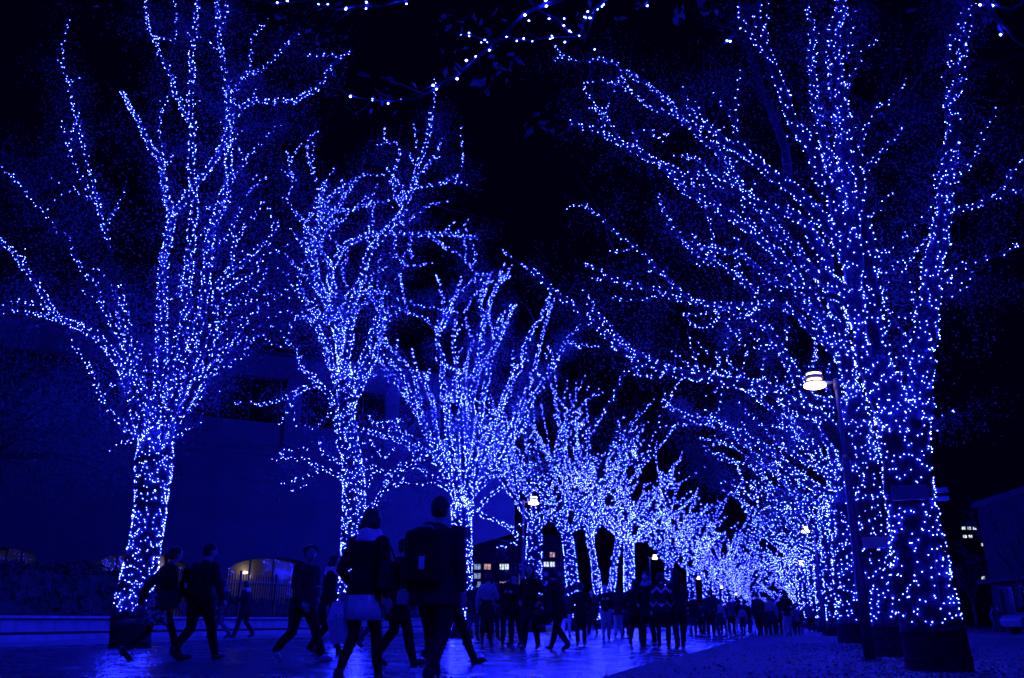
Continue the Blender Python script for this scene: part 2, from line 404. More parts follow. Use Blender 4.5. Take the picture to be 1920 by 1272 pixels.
def trunk_px(T, text, r):
    pts = [tuple(map(float, q.split(','))) for q in text.split()]
    b = gnd(*pts[0]); T.base = (b[0], b[1], 0); T.D = depth(b)
    W = [at(x, y, T.D) for x, y in pts]; W[0][2] = -.05
    rr = np.interp(np.linspace(0, 1, 60), np.linspace(0, 1, len(r)), r)
    P = spline(W, .12); rad = np.interp(np.linspace(0, 1, len(P)), np.linspace(0, 1, len(r)), r)
    ang = T.np.normal(0, .012, (len(P), 3)); ang[0] = 0
    cap = np.minimum(1, np.sqrt(np.clip(np.linspace(len(P) - 1, 0, len(P)) / 4.0, .02, 1)))
    T.trunk.tube(P + ang, rad * (1 + T.np.normal(0, .02, len(P))) * cap, 18)
    T.paths.append((P, rad, 0.0)); return P, rad
def wrap_of(P, rad, h, extra=.012):
    w = MB(); k = [i for i in range(len(P)) if P[i][2] < h]; Q = P[k]; w.tube(Q, rad[k] + extra + np.linspace(.015, 0, len(k)), 18)
    for z in (.12, .5):   # straps that hold the wrap
        i = min(k, key=lambda a: abs(P[a][2] - h * z * 1.6)); T = P[min(i + 1, len(P) - 1)] - P[i]; T = T / np.linalg.norm(T)
        w.tube([P[i] - T * .02, P[i] + T * .02], rad[i] + extra + .015 * (1 - i / max(1, len(k))) + .008, 18)
    return w

# --- left row, nearest tree
T = Tree(18, 101, area=.096, thin=9, leaf=.062); P, rad = trunk_px(T, '245,1215 246,1150 262,1070 276,1000 284,930 290,860 296,800', (.37, .34, .32, .30, .31, .37, .30))
T.string(P, rad, .17, 1.0); T.base_wrap = wrap_of(P, rad, .58)
T.traced('''
280,870 258,790 252,700 242,640 236,590 232,560 222,532|.12|-1.2
252,690 232,640 225,600 218,560 205,535|.06|1
250,660 200,590 188,560 185,545 172,522|.06
275,850 240,720 205,655 170,625 140,610 108,598 95,572 70,535 45,500 20,468 -25,430|.11|1.5
112,600 75,592 40,585 -25,582|.05|.6
105,580 70,570 40,562 10,568 -25,572|.045|-.6
265,850 235,800 213,775 187,742 180,715 168,690 150,662 125,628|.06|-1
187,740 209,719 229,700 245,672|.03
240,838 222,830 208,834 195,850|.03
290,870 296,760 300,690 302,620 305,560 306,500 320,430 320,400 308,350 300,300 288,280 265,238 245,200 228,170|.14|1.6
322,400 340,385 350,365 370,340 395,310 420,270 432,235 450,205 470,190 500,190 540,190 575,180 600,160 620,130 640,110 662,96|.09|-2
432,235 440,180 455,150 472,138 495,128 515,110 535,85 550,70 568,65|.05|-1
472,138 468,110 474,75 485,45|.02
640,112 615,102 590,104 565,105|.02
305,860 330,720 345,600 352,520 358,450 365,400 362,350 358,300 362,240 355,215 360,170 358,120 365,60 370,0 365,-30|.12|-1.6
352,235 340,200 330,170 318,135 298,95 283,60 273,20 268,-30|.05|1
315,860 350,700 372,600 388,520 392,460 400,420 415,380 428,340 430,300 425,260 430,215 428,170 418,120 412,70 407,20 415,-30|.12|.4
430,300 440,250 424,205 420,150|.03
428,60 426,30 420,-20|.03
325,850 375,710 398,630 405,560 415,530 445,500 460,490 480,470 505,455 512,435 525,412|.1|-1.6
400,690 430,640 460,605 490,575 525,550 562,528|.06|.6
400,560 440,570 480,560 500,545|.04
385,720 415,670 440,640 470,635 500,640 525,652|.05|.4
345,800 390,720 410,690 413,728|.04
330,850 350,806 367,786 382,773|.035
345,800 365,786 378,792|.02
300,870 318,780 335,720 345,680 366,630 372,598|.08|-1.8
310,860 325,790 350,740 362,700 380,660|.06|1.4
275,860 262,780 258,720 250,690|.06|-1.4
300,870 306,800 294,730 286,690|.06|-1.2
290,850 280,780 270,720 262,680 268,640|.06|1.3
320,850 340,780 352,730 370,700|.06|1.3
300,850 292,800 300,750 312,700 328,640 340,600|.07|-.8
250,680 225,560 205,470 190,412 178,380 160,345 140,310 125,270 110,218|.07|-1|l.48
182,385 170,330 158,270 145,225 140,210 128,160 118,120 118,85 125,60 130,38|.045|1
180,390 165,370 145,355|.03
140,500 110,440 80,395 60,375 30,340 0,310 -25,292|.04|.5|l.35
190,560 152,503 140,483 130,450 125,440 105,437|.03|.5|l.2
125,350 112,342 95,333|.02
392,450 405,400 420,365 437,335 453,313 467,290 493,265 512,247 530,230|.05|1
308,345 302,280 300,230 305,178|.03|-.8
60,375 25,335 5,320|.02
355,525 345,540 333,552 318,560 308,540|.02
470,190 495,250 485,300|.015||u
390,640 425,590 450,560 480,540 505,500|.05|1
405,560 440,530 470,520 500,480 540,460|.05|-1
380,660 420,620 470,590 500,555 520,540|.04|1.4
415,500 440,460 455,430 480,400 500,370|.04|-1
395,480 430,440 445,400 470,360 505,330|.04|1
370,700 420,650 450,640 500,600 540,580|.04|-1.2
350,760 400,700 440,680 470,660|.04|1
320,120 330,60 325,-10|.02|.8|l.4
''')
T.sprout(.7, 1.0, .45, leaves=0, start=.25, up=.5); T.sprout(4.4, .9, 0, leaves=105, start=.2, up=.1, r=.006)
T.finish('nearest lit zelkova of the left row, spreading above the floral skirt woman', 'widely spaced blue lights wound round the nearest tree of the left row', wrap=T.base_wrap)

# --- unlit leafy trees between the left row and the hall
def leafy(px, D, H, w, seed, label, n):
    q = np.random.default_rng(seed); p = at(px, 1160, D); x, y = p[0], p[1]; t = thing('leafy_tree', label, 'tree', (x, y, 0)); b = MB().tube([(0, 0, -.05), (.05, .02, 1.4), (0, .05, H * .63)], [.16, .13, .08], 10); b.build('trunk', M['bark_plain'], t)
    br = MB(); cl = []
    for k in range(44):
        a = q.uniform(0, 6.28); z0 = q.uniform(H * .44, H * .62); e = np.array([math.cos(a) * w * q.uniform(.5, 1), math.sin(a) * w * q.uniform(.5, 1), z0 + q.uniform(-.9, H * .34)])
        Q = spline([(0, .03, z0), e * .5 + np.array([0, 0, z0 * .5 + .3]), e], .4); br.tube(Q, np.linspace(.05, .01, len(Q)), 5); cl += [Q[i] for i in range(len(Q) // 3, len(Q))]
    br.build('branches', M['bark_plain'], t); cl = np.array(cl); c = cl[q.integers(0, len(cl), n)] + q.normal(0, .34, (n, 3)); a = q.normal(0, 1, (n, 3)); a[:, 2] -= .7; a /= np.linalg.norm(a, axis=1)[:, None]
    b_ = np.cross(a, q.normal(0, 1, (n, 3))); b_ /= np.linalg.norm(b_, axis=1)[:, None]; s = q.uniform(.04, .085, n)[:, None]
    V = np.stack([c, c + a * s * .5 + b_ * s * .3, c + a * s, c + a * s * .5 - b_ * s * .3], 1).reshape(-1, 3); link('leaves', tri_mesh('leaves', V, np.arange(n)[:, None] * 4 + [[0, 1, 2, 3]], M['green_leaf']), t, kind='stuff')
leafy(-75, 22, 10.0, 4.6, 71, 'unlit leafy evergreen hanging low before the hall at the left edge', 42000)

# --- left row, second tree
T = Tree(24, 102, area=.105, thin=12, leaf=.062); P, rad = trunk_px(T, '657,1203 655,1150 660,1050 662,1000 664,950 662,890 655,830 650,770 646,720 643,690', (.34, .32, .30, .30, .31, .30, .26, .24, .23, .22))
T.string(P, rad, .09, 1.0); T.base_wrap = wrap_of(P, rad, .6)
T.traced('''
650,890 638,830 628,780 620,745 605,725 590,722 570,728 550,740 520,752 490,757 470,755 443,757|.09|-1
570,728 553,740 549,765 552,785 555,802|.03
628,772 610,785 595,798 577,802 573,795|.03
600,722 575,700 565,685 560,665 548,650 525,628|.05|.5
645,880 630,865 610,855 602,845 600,828 606,820|.045|.4
602,842 570,842 535,843|.025
655,910 635,890 615,878 600,875 590,870 575,862 540,860 505,866|.055|.6
618,878 590,888 565,898 545,905 530,905|.03
585,890 574,908 560,917 543,917|.02
672,962 700,950 712,925 735,895 765,880 790,865 822,842|.06|.5
672,978 697,962 712,930 745,910 800,908 835,900|.035|-.7
668,890 695,875 720,885 750,880 782,865|.055|-.4
663,855 690,862 700,845 692,828 676,835|.03
665,800 700,812 720,820 755,828 792,842|.045|.8
670,940 690,910 700,885 690,870|.05
643,720 632,620 615,570 600,540 590,500 590,450 598,420 600,380 612,340|.13|1.4
644,720 636,640 625,560 620,510 640,470 665,450 700,440 740,437 790,438 840,440 897,447|.12|.5
648,730 652,650 660,580 680,520 690,480 720,440 750,400 770,360 785,310 800,265 808,213|.13|-1.8
770,355 790,320 812,295 835,256|.04
735,420 765,415 790,395 838,376|.05|.6
768,352 800,348 830,340 862,328 872,298|.04|-.5
748,390 738,350 740,315 748,290 743,268 720,270 703,276|.04|1
643,700 632,630 600,590 575,570 555,545 540,520 520,505|.08|-1
600,560 575,520 555,500 535,480 515,470|.06|1
595,500 570,460 575,420 590,390 600,350|.07|-1.5
580,440 560,410 540,380 520,360|.04
600,420 640,380 670,335 690,328|.07|1
600,400 620,370 645,350 665,338|.05|-1
605,400 650,395 690,385 752,370|.055|1.5
650,545 685,548 720,548 755,558 787,575|.05|-.7
740,440 742,475 755,503 738,527|.03
770,440 765,470 752,492|.03
805,440 835,465 865,480 885,500 895,478|.04|.5
590,400 560,360 545,320 537,280|.04|.6|l.5
600,370 590,330 575,290 580,260 600,243|.035|.5|l.3
640,560 620,500 600,460 620,420 650,410|.07|2
648,700 655,620 690,560 700,520 730,500|.05|1.5
625,580 600,600 570,590 545,600|.05|-.8
643,760 622,690 605,640 590,600 572,560 560,530|.12|1.2
648,770 668,700 690,650 705,610 725,590 745,590|.10|-1.2
652,780 690,700 710,640 720,600 715,560|.09|1.4
641,740 618,660 600,620 570,600 540,610|.07|-.9
600,600 570,560 560,520 575,480 560,450|.05|-.6
650,640 640,590 650,540 640,500 655,470|.06|1
700,480 690,440 700,410 690,370|.04|.6
640,470 620,440 625,410 615,385|.04|-.6
''')
T.sprout(1.3, 1.1, .5, leaves=0, start=.15, up=.35); T.sprout(3.6, .9, 0, leaves=85, start=.2, up=.1, r=.006)
T.finish('second lit zelkova of the left row, its low boughs drooping leftwards', 'blue lights on the second left tree, following its low drooping boughs', wrap=T.base_wrap)

# --- left row, third tree
T = Tree(31, 103, area=.115, thin=18, leaf=.052); P, rad = trunk_px(T, '865,1197 866,1150 868,1080 868,1030 866,990 864,945', (.36, .30, .29, .29, .31, .32))
T.string(P, rad, .1, 1.0); T.base_wrap = wrap_of(P, rad, .55)
T.traced('''
862,960 835,890 800,850 770,835 730,822 698,812|.1|-1
865,950 830,860 800,810 780,770 765,745 740,715 720,690 700,660 690,640|.15|1
770,750 745,722 715,705 690,706 672,710|.05
790,790 770,740 750,700 735,680 710,650|.07|-1.2
800,780 775,700 740,665 712,632 700,612|.05|1
720,830 735,800 752,785 745,805|.04
795,850 765,815 735,806 700,792 692,780|.05
868,950 850,850 840,780 830,720 832,680 820,650 825,620 835,600|.15|-1.5
828,630 810,610 790,595 760,585 735,573|.05
832,610 840,580 850,560 870,540 895,525 918,512|.06|1
832,620 845,580 858,545 866,518|.05|-1
835,600 830,560 823,530 820,518|.04
868,950 875,850 885,780 890,720 900,660 905,620 915,580 925,550 940,525 958,502|.15|1.2
870,950 890,850 900,780 915,700 925,650 930,620 945,590 965,568|.13|-1.2
872,950 900,870 930,790 955,720 975,690 985,650 1000,620 1015,595 1025,570 1033,540|.12|-.6
875,950 920,880 960,800 985,740 1000,690 1012,650 1025,600 1029,585|.11|1.5
880,950 930,880 975,800 1010,730 1030,700 1050,665 1062,640 1087,610|.12|.3
1062,640 1080,645 1122,651|.035
872,985 890,965 925,975 960,993 980,1009|.07|-.6
950,995 970,1012 955,1022 933,1026|.035
875,960 920,930 950,905 980,880 1010,870|.09|-1
870,940 868,850 862,760 858,700 850,640 855,600|.12|-2
873,940 880,820 870,740 875,680 885,640|.12|2
880,640 872,590 885,560 905,540 920,518|.05
895,640 905,600 900,570 905,545 925,525|.05
900,700 935,640 950,600 968,570|.06|1.5
870,930 905,850 940,820 965,780 990,770|.09|1.5
860,900 820,820 812,760 800,720 808,690|.09|1.8
862,900 838,800 850,720 870,690|.09|-1.8
880,900 900,820 945,760 960,700 962,660|.09|-1.8
860,930 815,900 790,880 770,868 745,872|.07|-1
''')
T.sprout(1.0, 1.0, .5, leaves=0, start=.2, up=.5); T.sprout(1.0, 1.0, 0, leaves=600, start=.3, up=.1, r=.007)
T.finish('third lit zelkova of the left row, trunk right of the big backpack man', 'dense blue lights on the third left tree, beside the backpack man', wrap=T.base_wrap)

# --- generic vase-shaped zelkova (farther trees), grown in world space
def grow(x, y, seed, H, spread, forkz, label, slabel, lean=0, area=.15, thin=9, toward=0.0, prim=8, sub=3, r=.36, leaves=True, low=False, multi=False):
    T = Tree(depth((x, y, 0)), seed, area=area, thin=thin, wig=.05, leaf=.09); q = T.r; T.base = (x, y, 0)
    if multi:
        top = np.array([x, y, .7]); P = spline([(x, y, -.05), (x, y, .35), top], .1); rad = np.linspace(r * 1.15, r * .95, len(P))
    else:
        top = np.array([x + lean, y, forkz]); P = spline([(x, y, -.05), (x + q.uniform(-.08, .08), y, forkz * .5), top], .2); rad = np.linspace(r * 1.15, r * .85, len(P))
    T.trunk.tube(P, rad, 12); T.paths.append((P, rad, 0.0)); T.string(P, rad, .62 / max(forkz, 1.2) if not multi else .5, 1)
    ends = [top]
    if multi:
        ends = []
        for k in range(3):
            a = k * 2.1 + q.uniform(-.3, .3); e = np.array([x + math.cos(a) * 1.25, y + math.sin(a) * .8, forkz + q.uniform(-.3, .6)])
            T.limb([top, (top + e) / 2 + np.array([math.cos(a) * .1, 0, -.1]), e], r * .6, r * .42); ends.append(e)
    for k in range(prim):
        e0 = ends[k % len(ends)]; az = 2 * math.pi * (k + q.uniform(-.3, .3)) / prim
        reach = spread * q.uniform(.55, 1.0) * (1 + toward * math.cos(az) * .5); h = H * q.uniform(.72, 1.0) * (1 - .25 * (reach / spread) ** 2)
        if low and k % 2: h *= .68; reach *= 1.1
        tip = np.array([x + math.cos(az) * reach, y + math.sin(az) * reach, h])
        mid = e0 * .5 + tip * .5 + np.array([math.cos(az) * spread * .06, math.sin(az) * spread * .06, (tip[2] - e0[2]) * q.uniform(.02, .14)]) + T.np.normal(0, .25, 3)
        A = T.limb([e0 - np.array([0, 0, .25]), e0 * .75 + mid * .25 + T.np.normal(0, .12, 3), mid, tip], r * .30, .015)
        for j in range(sub):
            i = int(len(A) * q.uniform(.12, .72)); b = A[i]; a2 = az + q.uniform(-.75, .75); ln = (H * .42) * q.uniform(.55, 1.1)
            t2 = b + np.array([math.cos(a2) * ln * .5, math.sin(a2) * ln * .5, ln * q.uniform(.45, 1.0) * (.62 if low else 1)])
            Bp = T.limb([b, (b + t2) / 2 + T.np.normal(0, .2, 3) - np.array([0, 0, .12]), t2], .04, .010)
            for _ in range(1):
                i = int(len(Bp) * q.uniform(.2, .7)); b3 = Bp[i]; d3 = (t2 - b) / ln + T.np.normal(0, .34, 3); T.limb([b3, b3 + d3 * ln * .25 + T.np.normal(0, .08, 3), b3 + d3 * ln * .5], .03, .01)
    T.sprout(.12, 1.0, .8, leaves=0, start=.15, up=.45, r=.02)
    if leaves: T.sprout(.6, 1.3, 0, leaves=20, start=.4, up=.2, r=.01)
    w = MB().tube([(x, y, 0), (x, y, .3), (x, y, .6)], [r * 1.4, r * 1.3, r * 1.22], 14)
    return T.finish(label, slabel, wrap=w)

def lpos(px, D): p = at(px, 1160, D); return p[0], p[1]
ordn = ['fourth', 'fifth', 'sixth', 'seventh', 'eighth', 'ninth', 'tenth', 'eleventh', 'twelfth', 'thirteenth', 'fourteenth', 'fifteenth', 'sixteenth']
note = {3: 'right of the lamp post', 4: 'its trunk leaning', 5: 'three stems parting near the ground', 6: 'left of the zigzag sweater'}
for k, (px, D, H, sp, fz, kw) in enumerate([
        (1003, 42, 14.6, 6.6, 5.0, dict(r=.40, prim=9, sub=2)),
        (1076, 51, 15.8, 7.2, 5.6, dict(r=.36, prim=9, sub=2, lean=-.35)),
        (1132, 60, 15.5, 7.2, 6.2, dict(r=.42, prim=9, sub=2, multi=True)),
        (1184, 71, 16, 7.8, 6.6, dict(r=.46, prim=9, sub=2, toward=.5)),
        (1259, 84, 15.8, 7.4, 5.8, dict(r=.42, toward=.6, sub=2)),
        (1300, 97, 16, 6.2, 5.4, dict(r=.44, toward=.6, sub=2)),
        (1328, 111, 16, 6.2, 5.4, dict(r=.44, toward=.6, prim=7, sub=1)),
        (1345, 124, 16, 6.2, 5.4, dict(r=.44, toward=.6, prim=7, sub=1)),
        (1362, 140, 16, 6.2, 5.4, dict(r=.44, toward=.5, prim=7, sub=1)),
        (1376, 160, 16, 6.2, 5.4, dict(r=.44, toward=.5, prim=7, sub=1)),
        (1389, 185, 16, 6.2, 5.4, dict(r=.44, toward=.5, prim=7, sub=1)),
        (1401, 220, 16, 6.2, 5.4, dict(r=.44, toward=.5, prim=7, sub=1)),
        (1411, 262, 16, 6.2, 5.4, dict(r=.44, toward=.5, prim=7, sub=1)),
]):
    x, y = lpos(px, D); ex = note.get(k + 3, 'counted from the camera')
    grow(x, y, 200 + k, H, sp, fz, f'{ordn[k]} lit zelkova of the left row, {ex}', f'blue lights on the {ordn[k]} tree of the left row, {ex}',
         area=.19 if D < 75 else .30, thin=6.8 if D < 75 else 3.8, leaves=D < 60, **kw)

# --- right row, nearest tree
T = Tree(12.4, 301, area=.112, thin=13, leaf=.045); P, rad = trunk_px(T, '1762,1258 1754,1210 1744,1165 1730,1100 1718,1000 1706,930 1699,860 1692,800 1680,750', (.39, .38, .385, .35, .33, .31, .31, .35, .30))
T.string(P, rad, .17, 1.0); R1P = (P, rad); T.base_wrap = wrap_of(P, rad, .66)
T.traced('''
1708,850 1722,780 1728,700 1735,620 1742,560 1750,500 1765,440 1772,380 1780,310 1785,240 1790,180 1800,110 1810,50 1822,-30|.19|.8
1740,580 1765,570 1790,560 1810,545 1824,533|.03
1748,535 1790,525 1825,520 1852,527|.045
1750,530 1790,505 1830,490 1870,475 1920,460 1950,452|.05
1770,400 1800,395 1830,390 1855,375 1880,350 1900,320 1935,285|.05
1855,376 1880,365 1935,345|.03
1780,345 1805,330 1820,310 1835,285 1845,250 1858,220 1868,200|.04
1762,440 1742,405 1746,365 1751,333|.04
1760,430 1740,412 1726,404|.03
1735,610 1715,560 1700,530 1693,500 1712,488|.04
1730,612 1713,608 1697,640 1690,682|.025
1732,590 1700,588 1680,597 1655,612|.04
1738,800 1752,795 1765,785 1780,772 1806,761|.03
1736,808 1755,807 1769,797|.02
1795,140 1780,100 1790,60 1805,20 1800,-20|.03
1790,190 1770,160 1775,130|.02
1688,840 1668,760 1645,700 1630,640 1618,580 1608,520 1605,450 1600,390 1592,330 1588,280 1580,220 1570,150 1562,100 1570,50 1575,0 1578,-40|.26|.6
1602,330 1615,270 1625,220 1645,200 1665,190 1680,175 1702,146|.05
1585,190 1605,130 1615,100 1640,75 1654,58|.03
1578,140 1597,80 1603,40 1614,8|.03
1615,340 1650,290 1670,265 1690,245 1697,233|.05
1615,440 1645,395 1660,375 1677,360|.03
1620,540 1650,500 1665,470 1690,450 1714,428|.04
1640,530 1670,505 1695,480 1717,468|.03
1675,760 1655,690 1640,620 1632,550 1630,500 1625,430 1618,360 1608,300 1600,262|.16|-1.2
1625,620 1600,570 1580,550 1560,530 1545,490 1530,450 1510,420 1480,400 1440,390 1400,375 1360,345 1310,340 1268,333|.13|1.6
1605,460 1575,400 1550,350 1530,300 1510,260 1490,230 1480,190 1465,160 1445,120 1430,70 1420,20 1425,-35|.13|-1
1475,170 1440,110 1405,70 1385,20 1390,-30|.05
1600,400 1570,340 1550,290 1540,240 1530,200 1525,160 1520,110 1525,60 1515,20 1500,-35|.09|1
1612,520 1570,450 1530,400 1480,350 1440,320 1400,290 1360,270 1340,250 1310,230 1290,210 1284,168|.12|1.2
1330,248 1310,215 1300,178|.03
1395,290 1378,235 1362,205 1345,190 1331,173|.04
1610,610 1570,560 1530,550 1490,547 1450,540 1408,536|.06
1480,360 1460,240 1430,170 1405,100 1378,30 1370,-30|.13|.5|u
1440,200 1400,150 1360,130 1320,140|.03||u
1620,300 1680,250 1740,200 1780,150 1850,120|.02||u
1630,250 1700,180 1760,90 1830,60|.02||u
1640,330 1720,290 1780,280|.015||u
1600,260 1660,160 1700,100 1730,20|.02||u
1690,640 1672,600 1660,560 1665,520|.07|1.4
1660,740 1690,700 1705,660 1700,620|.06|-1
''')
T.sprout(.45, .8, .5, leaves=0, start=.25, up=.35); T.sprout(4.4, .9, 0, leaves=90, start=.2, up=.0, r=.006)
T.finish('largest and nearest lit zelkova tree of the right row, standing in fallen leaves', 'widely spaced blue lights wound round the big tree in the right foreground', wrap=T.base_wrap)

# --- right row, second tree
T = Tree(16.8, 302, area=.115, thin=18, leaf=.05); P, rad = trunk_px(T, '1680,1232 1670,1175 1654,1100 1642,1020 1634,950 1622,890 1610,840 1604,780 1600,720', (.34, .33, .32, .30, .29, .28, .26, .25, .2))
T.string(P, rad, .13, 1.0); R2P = (P, rad); T.base_wrap = wrap_of(P, rad, .62)
T.traced('''
1608,870 1580,835 1550,800 1510,770 1450,735 1400,718 1340,712 1290,705 1240,690 1190,670 1150,640 1110,605 1070,570 1040,548 990,501|.15|.5|l.12
1220,688 1200,690 1172,700 1155,730 1140,760 1120,790 1098,812|.035
1160,645 1140,605 1120,585 1098,553|.04
1210,670 1165,650 1148,655|.025
1250,695 1225,675 1190,655 1160,630|.04
1300,708 1260,700 1215,705 1185,700|.035
1360,715 1300,690 1260,660|.04
1575,830 1590,800 1600,780|.03||u
1600,830 1640,812 1670,808|.02||u
1600,760 1520,750 1490,700 1465,660 1440,620 1420,600 1415,560 1400,535 1385,500 1380,448|.12|-.5
1420,600 1380,590 1350,598 1333,600|.05
1405,545 1370,510 1350,490 1320,485 1300,470 1278,454|.06
1398,530 1350,500 1310,495 1290,485|.04
1460,650 1472,640 1473,610 1474,568|.025
1468,626 1484,616|.015
1430,670 1400,650 1383,630|.03
1400,625 1345,600 1330,615 1300,610 1283,588|.03
1445,660 1400,625 1370,620|.03
1602,740 1560,620 1520,560 1480,500 1440,460 1400,430 1360,400 1310,370 1265,340 1240,310 1200,290 1165,268 1130,252 1068,226|.13|-1.2
1165,268 1148,240 1130,203|.04
1145,257 1120,205 1097,168|.035
1115,160 1098,155 1150,153 1175,152|.015
1600,730 1560,560 1500,480 1450,420 1400,360 1360,300 1320,260 1280,225 1240,180 1200,150 1160,125 1123,108|.12|1
1290,230 1270,215 1240,205 1215,200 1195,185 1168,163|.05
1130,112 1085,115 1060,108 1038,115|.03
1580,680 1500,560 1440,520 1390,480 1350,470 1300,460 1270,440 1245,400 1233,362|.08|.6
1570,660 1480,580 1420,570 1360,575 1300,562 1250,552 1200,535 1150,522 1093,493|.09|-.4
1200,535 1160,530 1108,520|.03
1250,550 1215,558 1175,562 1138,555|.02
1310,562 1260,535 1230,500 1200,470 1170,450 1130,415 1096,380|.09|.4
1185,470 1160,470 1140,476|.02
1340,480 1335,440 1322,400 1318,358|.04
1240,312 1290,330 1340,325 1400,345|.06
1240,318 1190,262 1215,245 1260,255|.04
1400,360 1350,345 1310,300 1280,290|.05
1440,460 1400,400 1385,350|.05
1600,780 1620,720 1615,680 1605,650|.07|1
1612,850 1640,800 1650,740 1655,690|.07|1.5
1620,880 1640,850 1660,850 1650,830|.05
1640,1020 1620,960 1612,920|.05
''')
T.sprout(.6, .9, .55, leaves=0, start=.25, up=.25); T.sprout(3.4, .9, 0, leaves=85, start=.2, up=.0, r=.006)
T.finish('second lit zelkova of the right row, long boughs arching over the path', 'blue lights on the second right tree, tracing a long bough over the path', wrap=T.base_wrap)

# --- right row, third tree
T = Tree(27.5, 303, area=.135, thin=14, leaf=.062); P, rad = trunk_px(T, '1600,1207 1598,1175 1592,1100 1586,1020 1580,960 1574,920', (.40, .40, .41, .42, .42, .40))
T.string(P, rad, .16, 1.0); T.base_wrap = wrap_of(P, rad, .62)
T.traced('''
1572,940 1520,910 1470,870 1430,835 1390,815 1350,800 1310,790 1275,775 1255,765 1238,748|.15|.4
1360,803 1320,785 1290,778 1262,764 1243,758|.05
1440,845 1398,820 1362,796 1318,768|.06
1420,838 1380,834 1345,828 1298,820|.05
1500,900 1440,885 1390,868 1365,858 1322,843|.06|-1
1560,960 1500,930 1440,912 1388,907 1350,904|.07|.8
1540,960 1470,945 1420,930 1366,916|.05|-.8
1575,930 1540,860 1500,810 1450,770 1420,745 1380,720 1350,690 1343,658|.14|-1.2
1400,735 1390,700 1367,680 1362,640|.05
1430,755 1425,700 1440,670|.05
1578,930 1560,850 1530,790 1510,740 1520,690 1532,665|.13|1
1580,930 1575,850 1560,780 1550,720 1560,680|.12|-1
1582,930 1590,850 1605,780 1600,720 1615,660|.12|1
1560,900 1500,860 1460,830 1420,790 1400,770|.1|1.6
1560,900 1490,800 1470,750 1480,700 1492,670|.1|-1.4
1540,860 1500,830 1470,800 1440,800|.08|-2
1586,960 1620,900 1640,850 1630,800|.1|1.5
1582,950 1545,930 1510,930 1470,960 1450,975|.08|-1
''')
T.sprout(1.2, 1.1, .7, leaves=0, start=.15, up=.4); T.sprout(.8, 1.0, 0, leaves=600, start=.3, up=.0, r=.007)
T.finish('third lit zelkova of the right row, trunk left of the near lamp post', 'dense blue lights on the third right tree, left of the near lamp post', wrap=T.base_wrap)
for k, (px, D, H, sp, fz, kw) in enumerate([
        (1572, 38, 10.5, 5.2, 4.4, dict(r=.42, prim=10, sub=3)),
        (1549, 50, 11, 5.6, 4.4, dict(r=.42, prim=9, sub=2)),
        (1533, 62, 11, 5.8, 4.4, dict(r=.42, prim=9, sub=2)),
        (1520, 75, 11.5, 5.8, 4.4, dict(r=.42, prim=9, sub=2)),
        (1510, 89, 11.5, 5.8, 4.4, dict(r=.42, prim=8, sub=2)),
        (1502, 105, 11.5, 5.8, 4.4, dict(r=.42, prim=8, sub=2)),
        (1495, 124, 11.5, 6, 3.4, dict(r=.42, prim=7, sub=1)),
        (1488, 148, 12, 6, 3.4, dict(r=.42, prim=7, sub=1)),
        (1480, 185, 12, 6, 3.4, dict(r=.42, prim=7, sub=1)),
]):
    x, y = lpos(px, D)
    grow(x, y, 400 + k, H, sp, fz, f'{ordn[k]} lit zelkova of the right row, counted from the camera', f'blue lights on the {ordn[k]} tree of the right row, counted from the camera',
         area=.20 if D < 75 else .30, thin=6.8 if D < 75 else 3.8, leaves=False, low=True, toward=-.25, **kw)

# --- the tree beside the camera: only its overhanging boughs reach into the frame
T = Tree(6, 501, area=.3, thin=4.2, led_r=.0115, leaf=.105); T.base = (2.5, 3.2, 0); T.D = 6.0
P = spline([(2.5, 3.2, -.05), (2.45, 3.2, 1.5), (2.4, 3.25, 3.4)], .15); rad = np.linspace(.42, .3, len(P)); T.trunk.tube(P, rad, 16); T.paths.append((P, rad, 0)); T.string(P, rad, .2, 1.6)
top = np.array([2.4, 3.25, 3.3])
def bough(D, px, r0, rise=.6, lit=0.0, dens=1.0, hub=top):
    """from the fork up over the frame, then through the given sight points"""
    W = [at(x, y, D + .35 * i / len(px)) for i, (x, y) in enumerate(px)]
    a = hub + (W[0] - hub) * .5 + np.array([0, 0, rise])
    T.limb([hub, a], r0 * 1.9, r0 * 1.3, None)
    T.limb([a, a * .45 + W[0] * .55 + np.array([0, 0, .1]), W[0]], r0 * 1.3, r0, None)
    T.limb(W, r0, .005, 0, dens=dens * 1.7)
bough(5.3, [(1190, -70), (1090, -22), (1010, 12), (970, 40), (925, 78), (880, 127), (830, 160), (790, 182), (750, 189), (705, 190), (640, 172)], .022, lit=.62)
bough(6.4, [(1150, -90), (950, -40), (800, -12), (735, 4), (670, 12), (620, 8), (560, 2), (490, 6)], .022, lit=.45)
bough(6.8, [(1220, -90), (1130, -10), (1108, 30), (1102, 58), (1092, 84)], .018, lit=.7)
bough(8.0, [(1010, -40), (992, 0), (1007, 22), (1040, 35), (1062, 47), (1080, 66), (1098, 82)], .02, lit=.45, dens=2)
bough(8.4, [(1180, -30), (1105, 30), (1085, 68), (1030, 72), (985, 78), (960, 68), (905, 74), (880, 66), (848, 56)], .016, lit=.5, dens=1.6)
bough(6.3, [(1500, -80), (1440, -20), (1418, 5), (1392, 42), (1365, 75), (1340, 102)], .02, lit=.55, dens=1.3)
bough(5.0, [(1830, -70), (1850, 5), (1880, 45), (1897, 66), (1935, 88)], .03, lit=.55, dens=.9)
bough(5.6, [(1980, -70), (1930, -10), (1895, 22), (1860, 8), (1838, 14)], .02, lit=.6, dens=.9)
bough(5.8, [(1330, -70), (1240, -20), (1215, 5), (1190, 18)], .016, lit=.55)
q_ = random.Random(5); n_in = len(T.paths)
